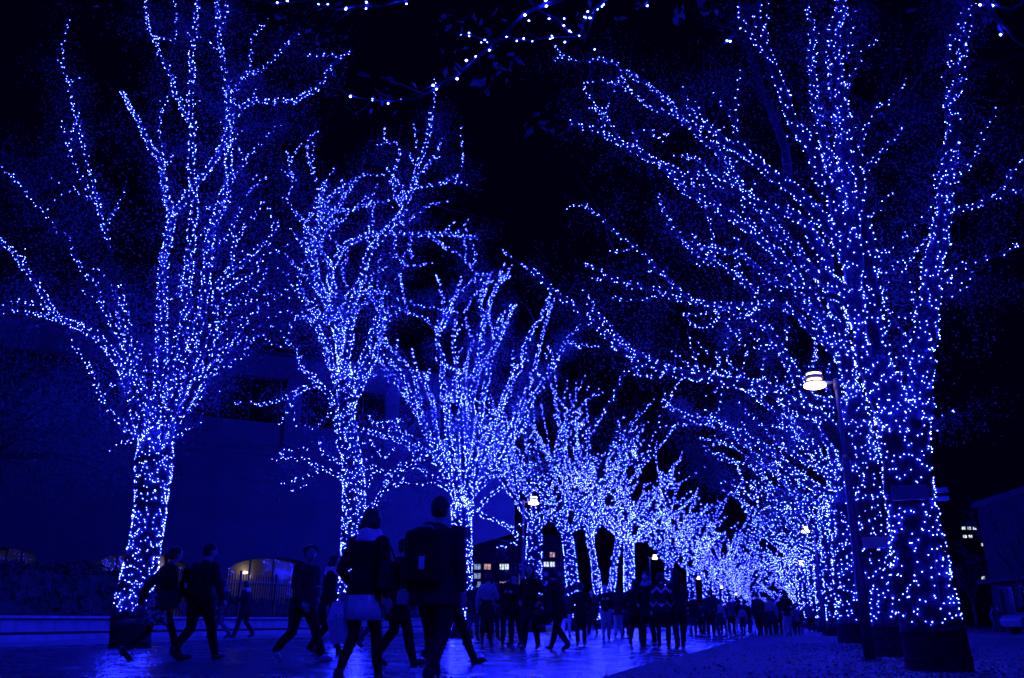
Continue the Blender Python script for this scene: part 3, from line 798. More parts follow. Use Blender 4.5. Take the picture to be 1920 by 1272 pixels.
for k in range(7):      # limbs that stay outside the frame: they carry most of this tree's lights
    a_ = R(200 + k * 24); e_ = top + np.array([math.cos(a_) * 3.2, math.sin(a_) * 3.2, 3.2 + k % 3])
    T.limb([top, (top + e_) / 2 + np.array([0, 0, -.4]), e_], .13, .03, 0, dens=4.5)
del T.paths[n_in:]
T.sprout(1.2, .55, 0, leaves=6, start=.45, up=-.1, r=.006)
for x, y in ((908, 130), (945, 108), (940, 120), (935, 100), (912, 140), (968, 88), (850, 105), (1010, 200), (1000, 215), (1030, 230), (860, 25), (880, 30), (905, 20), (838, 18)):
    c = at(x, y, 5.35); T.leaves_at([c], 3, .035)
T.finish('tree beside the camera whose thin boughs cross the top of the view', 'large sparse blue lights on near boughs across the top of the view')

# --- the rows go on behind the camera: these trees light the walkers' backs
for x, y, sd, lb in ((-13.3, 5.2, 601, 'lit zelkova tree of the left row abreast of the camera'), (-13.4, -6, 602, 'lit zelkova tree of the left row behind the camera'), (2.6, -7, 603, 'lit zelkova tree of the right row behind the camera')):
    grow(x, y, sd, 12, 4.0, 3.2, lb, lb.replace('lit zelkova tree', 'blue lights on the tree'), area=.10, thin=22, r=.38, prim=8, sub=2)

# ------------------------------------------------------------------ lamp posts
def lamp_post(x, y, label, scale=1.0, arm_dir=-1):
    t = thing('lamp_post', label, 'lamp post', (x, y, 0), -YAW * 0 + R(8), 'lamp posts along the avenue')
    MB().tube([(0, 0, 0), (0, 0, 1.2), (0, 0, 3.25), (0, 0, 3.33)], [.094, .082, .062, .045], 16).build('pole_base', M['pole_base'], t)
    f = MB().tube([(0, 0, 0), (0, 0, .03)], [.17, .17], 16)
    for k in range(4): f.tube([(.13 * math.cos(k * 1.57 + .8), .13 * math.sin(k * 1.57 + .8), .03), (.13 * math.cos(k * 1.57 + .8), .13 * math.sin(k * 1.57 + .8), .06)], .014, 6)
    f.build('base_plate', M['pole_base'], t)
    MB().tube([(0, 0, 3.3), (0, 0, 4.500), (0, 0, 4.540)], [.040, .036, .03], 14).build('pole', M['pole'], t)
    c = MB().tube([(0, 0, 4.500), (0, 0, 4.680), (0, 0, 4.710)], [.05, .05, .03], 14); c.build('pole_cap', M['lamp_body'], t)
    a = arm_dir
    MB().tube([(-a * .13, 0, 4.650), (-a * .12, 0, 4.650), (a * .30, 0, 4.630)], [.028, .028, .024], 10).build('arm', M['pole'], t)
    hx = a * .37
    h = MB().loft([(hx, 0, 4.620, .10, .10), (hx, 0, 4.850, .10, .10)], 24)
    head = h.build('lamp_head', M['lamp_body'], t)
    def ring(z0, z1, r0, r1, name, m):
        MB().loft([(hx, 0, z0, r0, r0), (hx, 0, (z0 + z1) / 2, max(r0, r1) + .004, max(r0, r1) + .004), (hx, 0, z1, r1, r1)], 28).build(name, m, head)
    ring(4.545, 4.595, .13, .185, 'diffuser', M['lamp_glow']); ring(4.595, 4.635, .185, .135, 'diffuser', M['lamp_glow'])
    ring(4.670, 4.705, .122, .122, 'louvre', M['lamp_glow']); ring(4.775, 4.810, .125, .125, 'louvre', M['lamp_glow'])
    ring(4.637, 4.667, .15, .15, 'louvre_fin', M['lamp_body']); ring(4.710, 4.770, .152, .152, 'louvre_fin', M['lamp_body']); ring(4.814, 4.855, .14, .12, 'lamp_cap', M['lamp_body'])
    return t
b = gnd(1632, 1240); LPR = b
t0 = lamp_post(b[0], b[1], 'near lamp post with a stacked round head, in front of the right trees')
Lr = [((1510, 997), 'second lamp post of the right side, glowing among the lights'), ((1503, 1058), 'third lamp post of the right side, half hidden by blue lights'),
      ((1500, 1090), 'fourth lamp post of the right side, far along the avenue'), ((1498, 1117), 'fifth lamp post of the right side, a dot near the avenue end'), ((1490, 1140), 'farthest lamp post of the right side')]
Ll = [((1000, 943), 'lamp post standing between the third and fourth left trees'), ((1228, 1047), 'second lamp post of the left side, above the hooded person'),
      ((1310, 1085), 'third lamp post of the left side, within the dense lights'), ((1353, 1102), 'fourth lamp post of the left side, within the dense lights'), ((1380, 1115), 'farthest lamp post of the left side')]
for (px, py), lb in Lr + Ll:
    h = gnd(px, py, 4.60); left = lb.endswith('left side') or 'left' in lb; s_ = 1 if left else -1
    c = copy_tree(t0); c.location = (h[0] - s_ * .37, h[1], 0); c['label'] = lb
    if left: c.rotation_euler = (0, 0, math.pi + R(12))

# ------------------------------------------------------------------ control boxes strapped to the right-hand trunks
def control_box(P, rad, h, label):
    i = int(np.argmin(np.abs(P[:, 2] - h))); c = P[i]; r = rad[i]
    d = CAMP - c; d[2] = 0; d /= np.linalg.norm(d); rz = math.atan2(d[1], d[0]) + math.pi / 2
    t = thing('control_box', label, 'control box', c, rz, 'light controllers on the right trunks')
    MB().box((0, -r - .05, 0), (.46, .07, .20)).build('box_body', M['box'], t, False)
    MB().tube([(0, 0, -.07), (0, 0, -.045)], r + .018, 20).build('strap', M['wire'], t); MB().tube([(0, 0, .045), (0, 0, .07)], r + .018, 20).build('strap', M['wire'], t)
    for z in (.055, -.06):
        MB().box((r + .10, -.02, z), (.14, .09, .055)).build('plug_box', M['box'], t, False)
    MB().tube([(.18, -r - .04, -.10), (.2, -r - .03, -.4), (.16, -r + .0, -h + .62)], .008, 6).build('cable', M['wire'], t)
control_box(*R1P, R1P[0][int(np.argmin([abs(proj(p)[1] - 932) for p in R1P[0]]))][2], 'grey control box strapped round the big right foreground trunk')
control_box(*R2P, R2P[0][int(np.argmin([abs(proj(p)[1] - 1020) for p in R2P[0]]))][2], 'grey control box strapped to the trunk behind the lamp post')

# ------------------------------------------------------------------ low stone wall, fence and hedge on the left
WX = -17.25
t = thing('stone_wall', 'low stepped stone wall running along the left edge of the plaza', 'wall', (WX, 30, 0))
ys = np.arange(2.0, 86, 1.2)
cop = MB().box((0, 0, 0), (.50, 1.19, .07)).mesh('coping_stone', M['stone'], False); blk = MB().box((0, 0, 0), (.36, 1.185, .28)).mesh('wall_block', M['stone'], False)
stp = MB().box((0, 0, 0), (.34, 1.19, .14)).mesh('step_stone', M['stone'], False)
for y in ys:
    for nm, me, dx, z in (('coping_stone', cop, 0, .555), ('wall_block', blk, -.04, .345), ('step_stone', stp, .27, .07)):
        o = link(nm, me, t); o.location = (dx - .30 + rng.uniform(-.003, .003), y - 30, z)
MB().box((-.40, 14, .26), (.30, 84, .515)).build('wall_core', M['stone_dark'], t, False)
# hedge (solid, uneven) nearer part and iron fence
def hedge(x0, y0, x1, y1, h, w, label, n=5200, seed=5):
    q = np.random.default_rng(seed); L = math.dist((x0, y0), (x1, y1)); t = thing('hedge', label, 'hedge', ((x0 + x1) / 2, (y0 + y1) / 2, 0), math.atan2(y1 - y0, x1 - x0))
    u = q.uniform(-L / 2, L / 2, n); z = h * np.sqrt(q.uniform(0, 1, n)) * (1 + .04 * np.sin(u * 1.1) + .03 * np.sin(u * 2.7)); v = q.choice([-1, 1], n) * w / 2 * q.uniform(.75, 1.05, n)
    top = q.uniform(0, 1, n) < .3; v[top] = q.uniform(-w / 2, w / 2, top.sum()); z[top] = h * (1 + .04 * np.sin(u[top] * 1.1) + .03 * np.sin(u[top] * 2.7)) * q.uniform(.95, 1.03, top.sum())
    c = np.stack([u, v, z], 1); a = q.normal(0, 1, (n, 3)); a /= np.linalg.norm(a, axis=1)[:, None]; b = np.cross(a, q.normal(0, 1, (n, 3))); b /= np.linalg.norm(b, axis=1)[:, None]
    s = q.uniform(.06, .13, n)[:, None]; V = np.stack([c - a * s, c + b * s * .5, c + a * s, c - b * s * .5], 1).reshape(-1, 3)
    o = MB(); o.v = [V]; o.n = len(V); o.f = [(4 * k, 4 * k + 1, 4 * k + 2, 4 * k + 3) for k in range(n)]; o.build('leaves', M['hedge'], t, False, kind='stuff')
    m = MB(); k = 26
    for i in range(k): m.box((-L / 2 + L * (i + .5) / k, 0, h * .46), (L / k * .97, w * .8, h * (.9 + .05 * math.sin(i * 1.7))))
    m.build('branch_mass', M['hedge'], t, False)
hedge(-18.4, 2, -18.4, 22.5, 1.85, .8, 'dark clipped hedge behind the low stone wall, far left')
hedge(-19.6, 27, -19.6, 84, 1.25, .8, 'lower dark hedge in front of the fence bars', 6500, 6)
t = thing('iron_fence', 'black iron bar fence in front of the arched hall windows', 'fence', (-18.3, 22.6, 0))
bar = MB().box((0, 0, 1.0), (.03, .03, 2.1)).mesh('bar', M['fence'], False)
for k in range(170):
    o = link('bar', bar, t); o.location = (0, .1 + k * .17, .02 if k % 12 else .08)
for z in (.25, 1.85): MB().box((.0, 14.6, z), (.045, 29.2, .04)).build('rail', M['fence'], t, False)
for k in range(13): MB().box((0, .02 + k * 2.42, 1.1), (.075, .075, 2.2)).build('fence_post', M['fence'], t, False)

# ------------------------------------------------------------------ the hall on the left
A0 = np.array([-40.0, 44.7]); FA = R(41.3)            # a point on its facade and the facade's heading
du = np.array([math.cos(FA), math.sin(FA)]); dn = np.array([du[1], -du[0]])   # along the facade, and out towards the avenue
def fac(x, y):
    """facade coordinates (u, z) of the point seen at pixel x, y"""
    d = ray(x, y); n = d[:2] @ dn; s = ((A0 - CAMP[:2]) @ dn) / n; P = CAMP + d * s
    return float((P[:2] - A0) @ du), float(P[2])
hall = thing('hall_building', 'large dark blue hall on the left with arched windows and a window band', 'hall', (A0[0], A0[1], 0), FA)
# local axes of the Empty: x along the facade, -y towards the avenue
def prism(name, uz, d0, d1, m, par=hall, **k):
    """outline in the facade plane given thickness from d0 (front, metres out) back to d1"""
    n = len(uz); v = [(u, -d0, z) for u, z in uz] + [(u, -d1, z) for u, z in uz]
    f = [tuple(range(n)), tuple(range(2 * n - 1, n - 1, -1))] + [((i + 1) % n, i, n + i, n + (i + 1) % n) for i in range(n)]
    mb = MB().add(v, f); me = mb.mesh(name, m, False); bm = bmesh.new(); bm.from_mesh(me); bmesh.ops.recalc_face_normals(bm, faces=bm.faces); bm.to_mesh(me); bm.free()
    return link(name, me, par, **k)
uz = lambda *p: [fac(x, y) for x, y in p]
uR = fac(872, 1100)[0]; uL = fac(-160, 1100)[0]
arches = [(-60, 58, 1026), (165, 352, 1037), (424, 600, 1046), (668, 790, 1056), (815, 866, 1066)]   # left, right, crown of each arch (photo px)
zs = 2.2
# lower wall with arched openings: piers between the arches and a wall above, cut as one outline per bay
edges = [uL]
for i, (xl, xr, yc) in enumerate(arches):
    u0 = fac(xl, 1090)[0]; u1 = fac(xr, 1090)[0]; zc = fac((xl + xr) / 2, yc)[1]; rise = (u1 - u0) * .17; zsp = zc - rise
    um = (u0 + u1) / 2; a = [(um - (u1 - u0) / 2 * math.cos(k * math.pi / 14), zsp + rise * math.sin(k * math.pi / 14)) for k in range(15)]
    nxt = (fac(arches[i + 1][0], 1090)[0] + u1) / 2 if i + 1 < len(arches) else uR
    prev = edges[-1]; edges.append(nxt)
    zt0 = fac(0, 819)[1] if i == 0 else None
    tops = [(nxt, 11.4), (prev, 11.4)]
    prism('wall', [(prev, 0), (u0, 0)] + a + [(u1, 0), (nxt, 0)] + tops, 0, -.5, M['wall_hall'])
    # lobby behind the arch: warm wall with the room light as its own faint glow, soffit, glazing bars
    prism('lobby', [(u0 - .4, .1), (u1 + .4, .1), (u1 + .4, zc + .4), (u0 - .4, zc + .4)], -3.2, -3.4, M['inside'])
    ai = [(um + (p[0] - um) * 1.004, p[1] + .004) for p in a]
    v = [(u, .5, z) for u, z in ai] + [(u, 2.6, z) for u, z in ai]; MB().add(v, [(k, k + 1, 16 + k, 15 + k) for k in range(14)]).build('soffit', M['soffit'], hall, False)
    w = prism('arched_window', [(u0 - .02, .1)] + [(p[0], p[1] + .02) for p in a] + [(u1 + .02, .1)], -.9, -.96, M['pane'])
    for k in range(1, 4):
        u = u0 + (u1 - u0) * k / 4; z1 = zsp + rise * math.sqrt(max(0, 1 - ((u - um) / ((u1 - u0) / 2)) ** 2))
        prism('mullion', [(u - .06, .1), (u + .06, .1), (u + .06, z1), (u - .06, z1)], -.85, -1.0, M['win_frame'], w)
    prism('transom', [(u0, 2.65), (u1, 2.65), (u1, 2.74), (u0, 2.74)], -.86, -.99, M['win_frame'], w)
    for lx in ((470, 1070),) if i == 2 else ((um, None),) if i == 1 else ():
        cu, cz = fac(*lx) if lx[1] else (um + 1.0, zc - .7)
        MB().ball((cu, 2.9, cz), (.26, .26, .09), 14, 6).build('ceiling_lamp', M['lamp_glow'], hall)
# cornice above the lower wall, window band, parapets, pillars
prism('cornice', [(uL, 11.403), (uR + .15, 11.403), (uR + .15, 11.75), (uL, 11.75)], .25, -.5, M['wall_band'])
prism('parapet', [(uL, 11.753), (uR, 11.753), (uR, 13.9), (uL, 13.9)], -.5, -1.0, M['wall_band'])
prism('window_band', [(uL, 13.903), (uR, 13.903), (uR, 17.2), (uL, 17.2)], -1.2, -1.6, M['glass_dark'])
k = 0
for u in np.arange(uL + .8, uR, 2.1):
    prism('window_mullion', [(u - .05, 13.903), (u + .05, 13.903), (u + .05, 17.19), (u - .05, 17.19)], -1.1, -1.198, M['win_frame'])
prism('roof_fascia', [(uL, 17.203), (uR, 17.203), (uR, 18.9), (uL, 18.9)], -.3, -2.0, M['wall_band'])
for x in (548, 735, 300):
    u = fac(x, 800)[0]; prism('pillar', [(u - .55, 11.753), (u + .55, 11.753), (u + .55, 17.202), (u - .55, 17.202)], -.1, -.499, M['wall_band'])
prism('roof', [(uL, 18.903), (uR, 18.903), (uR - 2, 19.6), (uL, 19.6)], -1.5, -24, M['wall_hall'])
prism('end_wall', [(uR - .5, 0), (uR - .003, 0), (uR - .003, 18.9), (uR - .5, 18.9)], -.503, -24, M['wall_hall'])
# cantilevered upper wing to the right of the facade
prism('upper_wing', [(uR + .003, fac(905, 1030)[1]), (fac(985, 1000)[0], fac(985, 996)[1]), (fac(985, 1000)[0], 15.6), (uR + .003, 17.2)], -2, -9, M['wall_hall'])

# ------------------------------------------------------------------ far buildings
def slab(name, label, cat, px0, px1, ytop, D, depth_m, m, group=None):
    """box-shaped building whose front faces the camera's heading; returns (thing, fn pixel -> local x, z)"""
    P0 = at(px0, 1160, D); P1 = at(px1, 1160, D); c = (P0 + P1) / 2; rz = math.atan2(P1[1] - P0[1], P1[0] - P0[0]); w = float(np.linalg.norm((P1 - P0)[:2])); h = at((px0 + px1) / 2, ytop, D)[2]
    t = thing(name, label, cat, (c[0], c[1], 0), rz, group)
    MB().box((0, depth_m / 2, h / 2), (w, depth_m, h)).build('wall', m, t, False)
    MB().box((0, depth_m / 2, h + .35), (w * 1.01, depth_m * 1.01, .7)).build('parapet', m, t, False)
    def loc(x, y):
        P = at(x, y, D); d = P - c; return float(d[0] * math.cos(rz) + d[1] * math.sin(rz)), float(P[2])
    return t, loc
def win(t, loc, x0, x1, y0, y1, m, split=1):
    a, z1 = loc(x0, y0); b, z0 = loc(x1, y1)
    f = MB()
    for (cx, cz, w, h) in ((a - .06, (z0 + z1) / 2, .12, z1 - z0 + .24), (b + .06, (z0 + z1) / 2, .12, z1 - z0 + .24), ((a + b) / 2, z1 + .06, b - a, .12), ((a + b) / 2, z0 - .06, b - a, .12)):
        f.box((cx, -.09, cz), (w, .18, h))
    for k in range(1, split + 1): f.box((a + (b - a) * k / (split + 1), -.07, (z0 + z1) / 2), (.08, .10, z1 - z0))
    w = f.build('window', M['win_frame'], t, False)
    g = MB().box(((a + b) / 2, -.03, (z0 + z1) / 2), (b - a, .04, z1 - z0)).build('pane', m, w, False)
    return w
t, loc = slab('apartment_building', 'dark apartment block with rows of lit windows left of the lamp post', 'building', 852, 990, 1020, 130, 25, M['far_wall'])
for r, y in enumerate((1058, 1075, 1091, 1107)):
    for c, x in enumerate((872, 889, 908, 924, 937, 946, 960, 974)):
        m = M['glass_dark']
        if c in (0, 1) and (r < 3 or c == 0): m = M['win_cool']
        if r == 0 and c == 2: m = M['win_warm']
        if r == 0 and c in (4, 5): m = M['win_white']
        if r == 2 and c in (4, 5): m = M['win_warm']
        w = 12 if c < 3 else 7.5
        win(t, loc, x, x + w, y, y + (10.5 if r < 3 else 7), m)
    MB().box((0, -.55, loc(900, y + 13)[1]), ((loc(980, y)[0] - loc(870, y)[0]), 1.1, .25)).build('balcony_slab', M['far_wall'], t, False)
t, loc = slab('office_building', 'dark office block with two lit windows between the fourth and fifth left trees', 'building', 1000, 1085, 1012, 140, 25, M['far_wall'])
for r, (y, cells) in enumerate(((1036, {2: 'win_warm'}), (1054, {1: 'win_white', 2: 'win_white'}), (1072, {}), (1090, {}))):
    for c in range(6):
        x = 1008 + c * 11.5; win(t, loc, x, x + 9, y, y + 9, M[cells[c]] if c in cells else M['glass_dark'])
t, loc = slab('office_tower', 'distant dark tower with a few lit window rows right of the big tree', 'building', 1790, 1912, 940, 230, 12, M['far_wall'])
lit = {(2, 2), (2, 3), (2, 4), (3, 2), (3, 3), (4, 5), (4, 6), (8, 4)}
for r in range(10):
    for c in range(8):
        x = 1776 + c * 10.5 + r * 2.6; y = 957 + r * 15.5; win(t, loc, x, x + 8, y, y + 5.5, M['win_white'] if (r, c) in lit else M['glass_dark'])
Pa = at(1868, 1166, 82); Pb = at(2500, 1170, 44); wv = (Pb - Pa)[:2]; wl_ = float(np.linalg.norm(wv)); rz_ = math.atan2(wv[1], wv[0])
t = thing('far_hall', 'dark windowless hall behind the bare tree at the right edge', 'hall', (Pa[0], Pa[1], 0), rz_)
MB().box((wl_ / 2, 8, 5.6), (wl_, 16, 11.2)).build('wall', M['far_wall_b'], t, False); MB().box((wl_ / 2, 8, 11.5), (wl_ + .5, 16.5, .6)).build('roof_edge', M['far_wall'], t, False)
MB().box((wl_ / 2, -.8, 4.2), (wl_ * .94, 1.6, .3)).build('canopy', M['far_wall'], t, False)
for k in range(9): win(t, lambda x, y: (x, y), 2 + k * 4.2, 4.6 + k * 4.2, 3.6, .9, M['glass_dark'])
t, loc = slab('pavilion', 'low dim building closing the far end of the avenue', 'building', 1400, 1500, 1124, 300, 15, mat('pavilion_wall', (.12, .2, .2), .8, .2))
for k in range(6): win(t, loc, 1432 + k * 9, 1438 + k * 9, 1142, 1152, M['glass_dark'])
MB().box((loc(1478, 1147)[0], -.3, loc(1478, 1147)[1]), (6, .3, 1.6)).build('lit_sign', M['sign_cyan'], t, False)
for x, y, lb in ((973, 1078, 'small round street light left of the curly-haired woman'), (1455, 1150, 'small street light at the far end of the avenue')):
    D = 62 if x < 1000 else 230; P = at(x, y, D)
    s = thing('street_light', lb, 'street light', (P[0], P[1], 0), 0, None)
    MB().tube([(0, 0, 0), (0, 0, P[2] + .1)], [.07, .05], 10).build('pole', M['pole_base'], s); MB().tube([(0, 0, P[2] + .1), (.5, 0, P[2] + .12)], .03, 8).build('arm', M['pole_base'], s)
    MB().ball((.5, 0, P[2] + .0), (.22 * D / 62, .22 * D / 62, .11 * D / 62), 14, 8).build('lamp', M['lamp_glow'], s)

# ------------------------------------------------------------------ right side: kerb, bare tree, parked car, bushes
t = thing('kerb', 'pale kerb line across the ground at the right edge', 'kerb', (20, 38, 0), R(-12))
kb = MB().box((0, 0, .06), (1.18, .22, .12)).mesh('kerb_stone', M['stone'], False)
for k in range(40): o = link('kerb_stone', kb, t); o.location = (-14 + k * 1.2, 0, 0)

def bare_tree(px, D, H, seed, label):
    q = random.Random(seed); nq = np.random.default_rng(seed); p = at(px, 1160, D); x, y = p[0], p[1]; t = thing('bare_tree', label, 'tree', (x, y, 0))
    MB().tube([(0, 0, -.05), (.05, 0, 1.2), (-.05, .05, 2.6)], [.2, .16, .13], 10).build('trunk', M['bark_plain'], t); b = MB()
    def go(p, d, ln, r, lv):
        e = p + d * ln; m = (p + e) / 2 + nq.normal(0, .06, 3) * ln; b.tube(spline([p, m, e], .5), np.linspace(r, r * .6, len(spline([p, m, e], .5))), 5, caps=False)
        if lv:
            for _ in range(3):
                n = d + nq.normal(0, .42, 3) + (0, 0, .15); go(p + (e - p) * q.uniform(.5, 1), n / np.linalg.norm(n), ln * q.uniform(.55, .8), r * .6, lv - 1)
    for k in range(6):
        a = k * 1.05; d = np.array([math.cos(a) * .55, math.sin(a) * .55, 1]); go(np.array([-.05, .05, 2.4]), d / np.linalg.norm(d), H * .3, .07, 3)
    b.build('branches', M['bark_plain'], t)
bare_tree(1938, 50, 9, 3, 'bare unlit tree at the right edge before the dark hall')
bare_tree(1830, 85, 7, 4, 'bare unlit tree below the tower with lit windows')
M['car_paint'] = mat('car_paint', (.20, .20, .22), .25, .6)
M['tyre'] = mat('tyre_rubber', (.015, .015, .015), .8, .3)
def car(px, D, label):
    p = at(px, 1160, D); t = thing('parked_car', label, 'car', (p[0], p[1], 0), R(24))
    prof = [(-2.1, .38), (-2.15, .75), (-1.9, .98), (-1.15, 1.08), (-.55, 1.55), (.1, 1.66), (1.45, 1.62), (2.0, 1.1), (2.12, .7), (2.08, .38)]
    w = [.80, .84, .84, .82, .68, .66, .66, .80, .83, .80]; n = len(prof)
    v = [(x, -w[i], z) for i, (x, z) in enumerate(prof)] + [(x, w[i], z) for i, (x, z) in enumerate(prof)]
    f = [tuple(range(n))[::-1], tuple(range(n, 2 * n))] + [(i, (i + 1) % n, n + (i + 1) % n, n + i) for i in range(n)]
    me = MB().add(v, f).mesh('body', M['car_paint'], False); o = link('body', me, t); bv = o.modifiers.new('b', 'BEVEL'); bv.width = .06; bv.segments = 3
    g = [(-1.02, 1.1), (-.52, 1.5), (.1, 1.58), (1.40, 1.55), (1.82, 1.1)]
    for sy in (-1, 1):
        v = [(x, sy * ((.83 if z < 1.2 else .70) + .015), z) for x, z in g]; MB().add(v, [tuple(range(5))]).build('side_window', M['glass_dark'], t, False)
    MB().add([(-1.16, -.76, 1.13), (-1.16, .76, 1.13), (-.6, .62, 1.56), (-.6, -.62, 1.56)], [(0, 1, 2, 3)]).build('windscreen', M['glass_dark'], t, False)
    for x in (-1.35, 1.35):
        for sy in (-1, 1):
            wl = MB().tube([(x, sy * .68, .32), (x, sy * .86, .32)], .32, 20).build('wheel', M['tyre'], t); MB().tube([(x, sy * .862, .32), (x, sy * .875, .32)], .2, 14).build('rim', M['box'], wl)
    for sy in (-1, 1): MB().ball((-2.1, sy * .6, .72), (.06, .16, .09), 10, 6).build('headlight', M['box'], t)
car(1962, 46, 'parked car cut off by the right edge of the frame')

# ------------------------------------------------------------------ litter on the gravel
n = 5200; q = np.random.default_rng(77)
def litter(n, f, name):
    c = f(n); a = q.uniform(0, 6.28, n); s = q.uniform(.014, .034, n); tilt = q.normal(0, .45, (n, 2))
    A = np.stack([np.cos(a), np.sin(a), tilt[:, 0]], 1) * s[:, None]; B = np.stack([-np.sin(a), np.cos(a), tilt[:, 1]], 1) * (s * .55)[:, None]
    V = np.stack([c - A, c + B, c + A, c - B], 1).reshape(-1, 3); V[:, 2] = np.maximum(V[:, 2], .006)
    o = MB(); o.v = [V]; o.n = len(V); o.f = [(4 * k, 4 * k + 1, 4 * k + 2, 4 * k + 3) for k in range(n)]
    o.build(name, M['litter'], None, False, kind='stuff', label='fallen leaves scattered on the gravel under the right trees', category='fallen leaves')
def f_near(n):
    x = 2.2 + q.normal(0, 1.5, n); y = 7 + q.uniform(0, 1, n) ** 1.3 * 20; return np.stack([x, y, np.full(n, .014)], 1)
litter(9000, f_near, 'fallen_leaves')
def f_wide(n):
    x = q.uniform(-1.6, 9, n); y = q.uniform(4, 30, n); return np.stack([x, y, np.full(n, .012)], 1)
litter(2200, f_wide, 'stray_leaves')

# ------------------------------------------------------------------ people
M['skin'] = mat('skin', (.36, .30, .30), .6, .3)
M['hair'] = mat('dark_hair', (.012, .012, .014), .55, .4, noise=(40, .5, 2))
M['shoe'] = mat('dark_shoe', (.02, .02, .022), .4, .5)
M['shoe_pale'] = mat('pale_shoe', (.35, .35, .36), .5, .4)
def cloth(name, c, b=60): return mat(name, c, .9, .15, noise=(7, .22, 4), bump=(b, .35, .01))
M['black'] = cloth('black_wool', (.014, .014, .016)); M['char'] = cloth('charcoal_wool', (.030, .030, .034)); M['navy'] = cloth('navy_cloth', (.022, .024, .034))
M['grey'] = cloth('grey_cloth', (.10, .10, .11)); M['mid'] = cloth('mid_grey_cloth', (.28, .28, .29)); M['pale'] = cloth('pale_cloth', (.70, .70, .72)); M['denim'] = cloth('denim', (.06, .065, .085))
M['tights'] = cloth('black_tights', (.012, .012, .014)); M['eye'] = mat('eye', (.02, .02, .02), .2, .5); M['lip'] = mat('lip', (.25, .14, .14), .5, .3)
M['paper'] = mat('paper_bag', (.62, .62, .64), .7, .2, bump=(14, .4, .02)); M['print'] = mat('bag_print', (.05, .05, .06), .7, .2); M['screen'] = mat('phone_screen', (.1, .1, .1), .3, .5, emit=(.5, .75, 1), emit_s=1.4)

def floral():
    m = mat('floral_cloth', (.3, .3, .3), .9, .15); nt = m.node_tree; N = nt.nodes; L = nt.links; p = N['Principled BSDF']
    tc = N.new('ShaderNodeTexCoord'); n = N.new('ShaderNodeTexNoise'); n.inputs['Scale'].default_value = 6; n.inputs['Detail'].default_value = 2
    v = N.new('ShaderNodeTexVoronoi'); v.inputs['Scale'].default_value = 17; L.new(tc.outputs['Object'], v.inputs['Vector'])
    c = N.new('ShaderNodeValToRGB'); e = c.color_ramp.elements; e[0].position = .25; e[0].color = (.55, .55, .57, 1); e[1].position = .62; e[1].color = (.03, .03, .04, 1)
    L.new(v.outputs['Distance'], c.inputs[0]); L.new(c.outputs[0], p.inputs['Base Color']); return m
M['floral'] = floral()
def zigzag():
    m = mat('zigzag_knit', (.03, .03, .035), .9, .15); nt = m.node_tree; N = nt.nodes; L = nt.links; p = N['Principled BSDF']
    tc = N.new('ShaderNodeTexCoord'); sp = N.new('ShaderNodeSeparateXYZ'); L.new(tc.outputs['Object'], sp.inputs[0])
    pp = N.new('ShaderNodeMath'); pp.operation = 'PINGPONG'; pp.inputs[1].default_value = .10; L.new(sp.outputs['X'], pp.inputs[0])
    s = N.new('ShaderNodeMath'); s.operation = 'SUBTRACT'; L.new(sp.outputs['Z'], s.inputs[0]); L.new(pp.outputs[0], s.inputs[1])
    md = N.new('ShaderNodeMath'); md.operation = 'PINGPONG'; md.inputs[1].default_value = .15; L.new(s.outputs[0], md.inputs[0])
    c = N.new('ShaderNodeMath'); c.operation = 'LESS_THAN'; c.inputs[1].default_value = .030; L.new(md.outputs[0], c.inputs[0])
    mx = N.new('ShaderNodeMix'); mx.data_type = 'RGBA'; mx.inputs[6].default_value = (.025, .025, .03, 1); mx.inputs[7].default_value = (.34, .34, .36, 1)
    L.new(c.outputs[0], mx.inputs[0]); L.new(mx.outputs[2], p.inputs['Base Color']); return m
M['zigzag'] = zigzag()

def ik(a, b, l1, l2, bend):
    """joint between a and b for bone lengths l1, l2, pushed towards bend"""
    a, b, bend = map(lambda v: np.asarray(v, float), (a, b, bend)); d = b - a; L = np.linalg.norm(d); L2 = min(L, (l1 + l2) * .999); u = d / L
    x = (l1 * l1 - l2 * l2 + L2 * L2) / (2 * L2); h = math.sqrt(max(0, l1 * l1 - x * x)); n = bend - u * (bend @ u); n /= np.linalg.norm(n) + 1e-9
    return a + u * x + n * h

ARM = {  # elbow, wrist in units of the height; x is outwards
    'down': ((.142, -.015, .645), (.150, .030, .490)), 'front': ((.140, .035, .645), (.128, .130, .520)), 'back': ((.145, -.085, .655), (.150, -.085, .505)),
    'pocket': ((.172, -.070, .645), (.130, .035, .560)), 'phone': ((.138, .050, .650), (.055, .170, .715)), 'raise': ((.130, .130, .735), (.050, .230, .850)),
    'bag': ((.148, -.035, .640), (.150, .085, .580)), 'out': ((.190, .000, .655), (.235, .050, .520)), 'strap': ((.150, -.01, .66), (.095, .12, .74))}

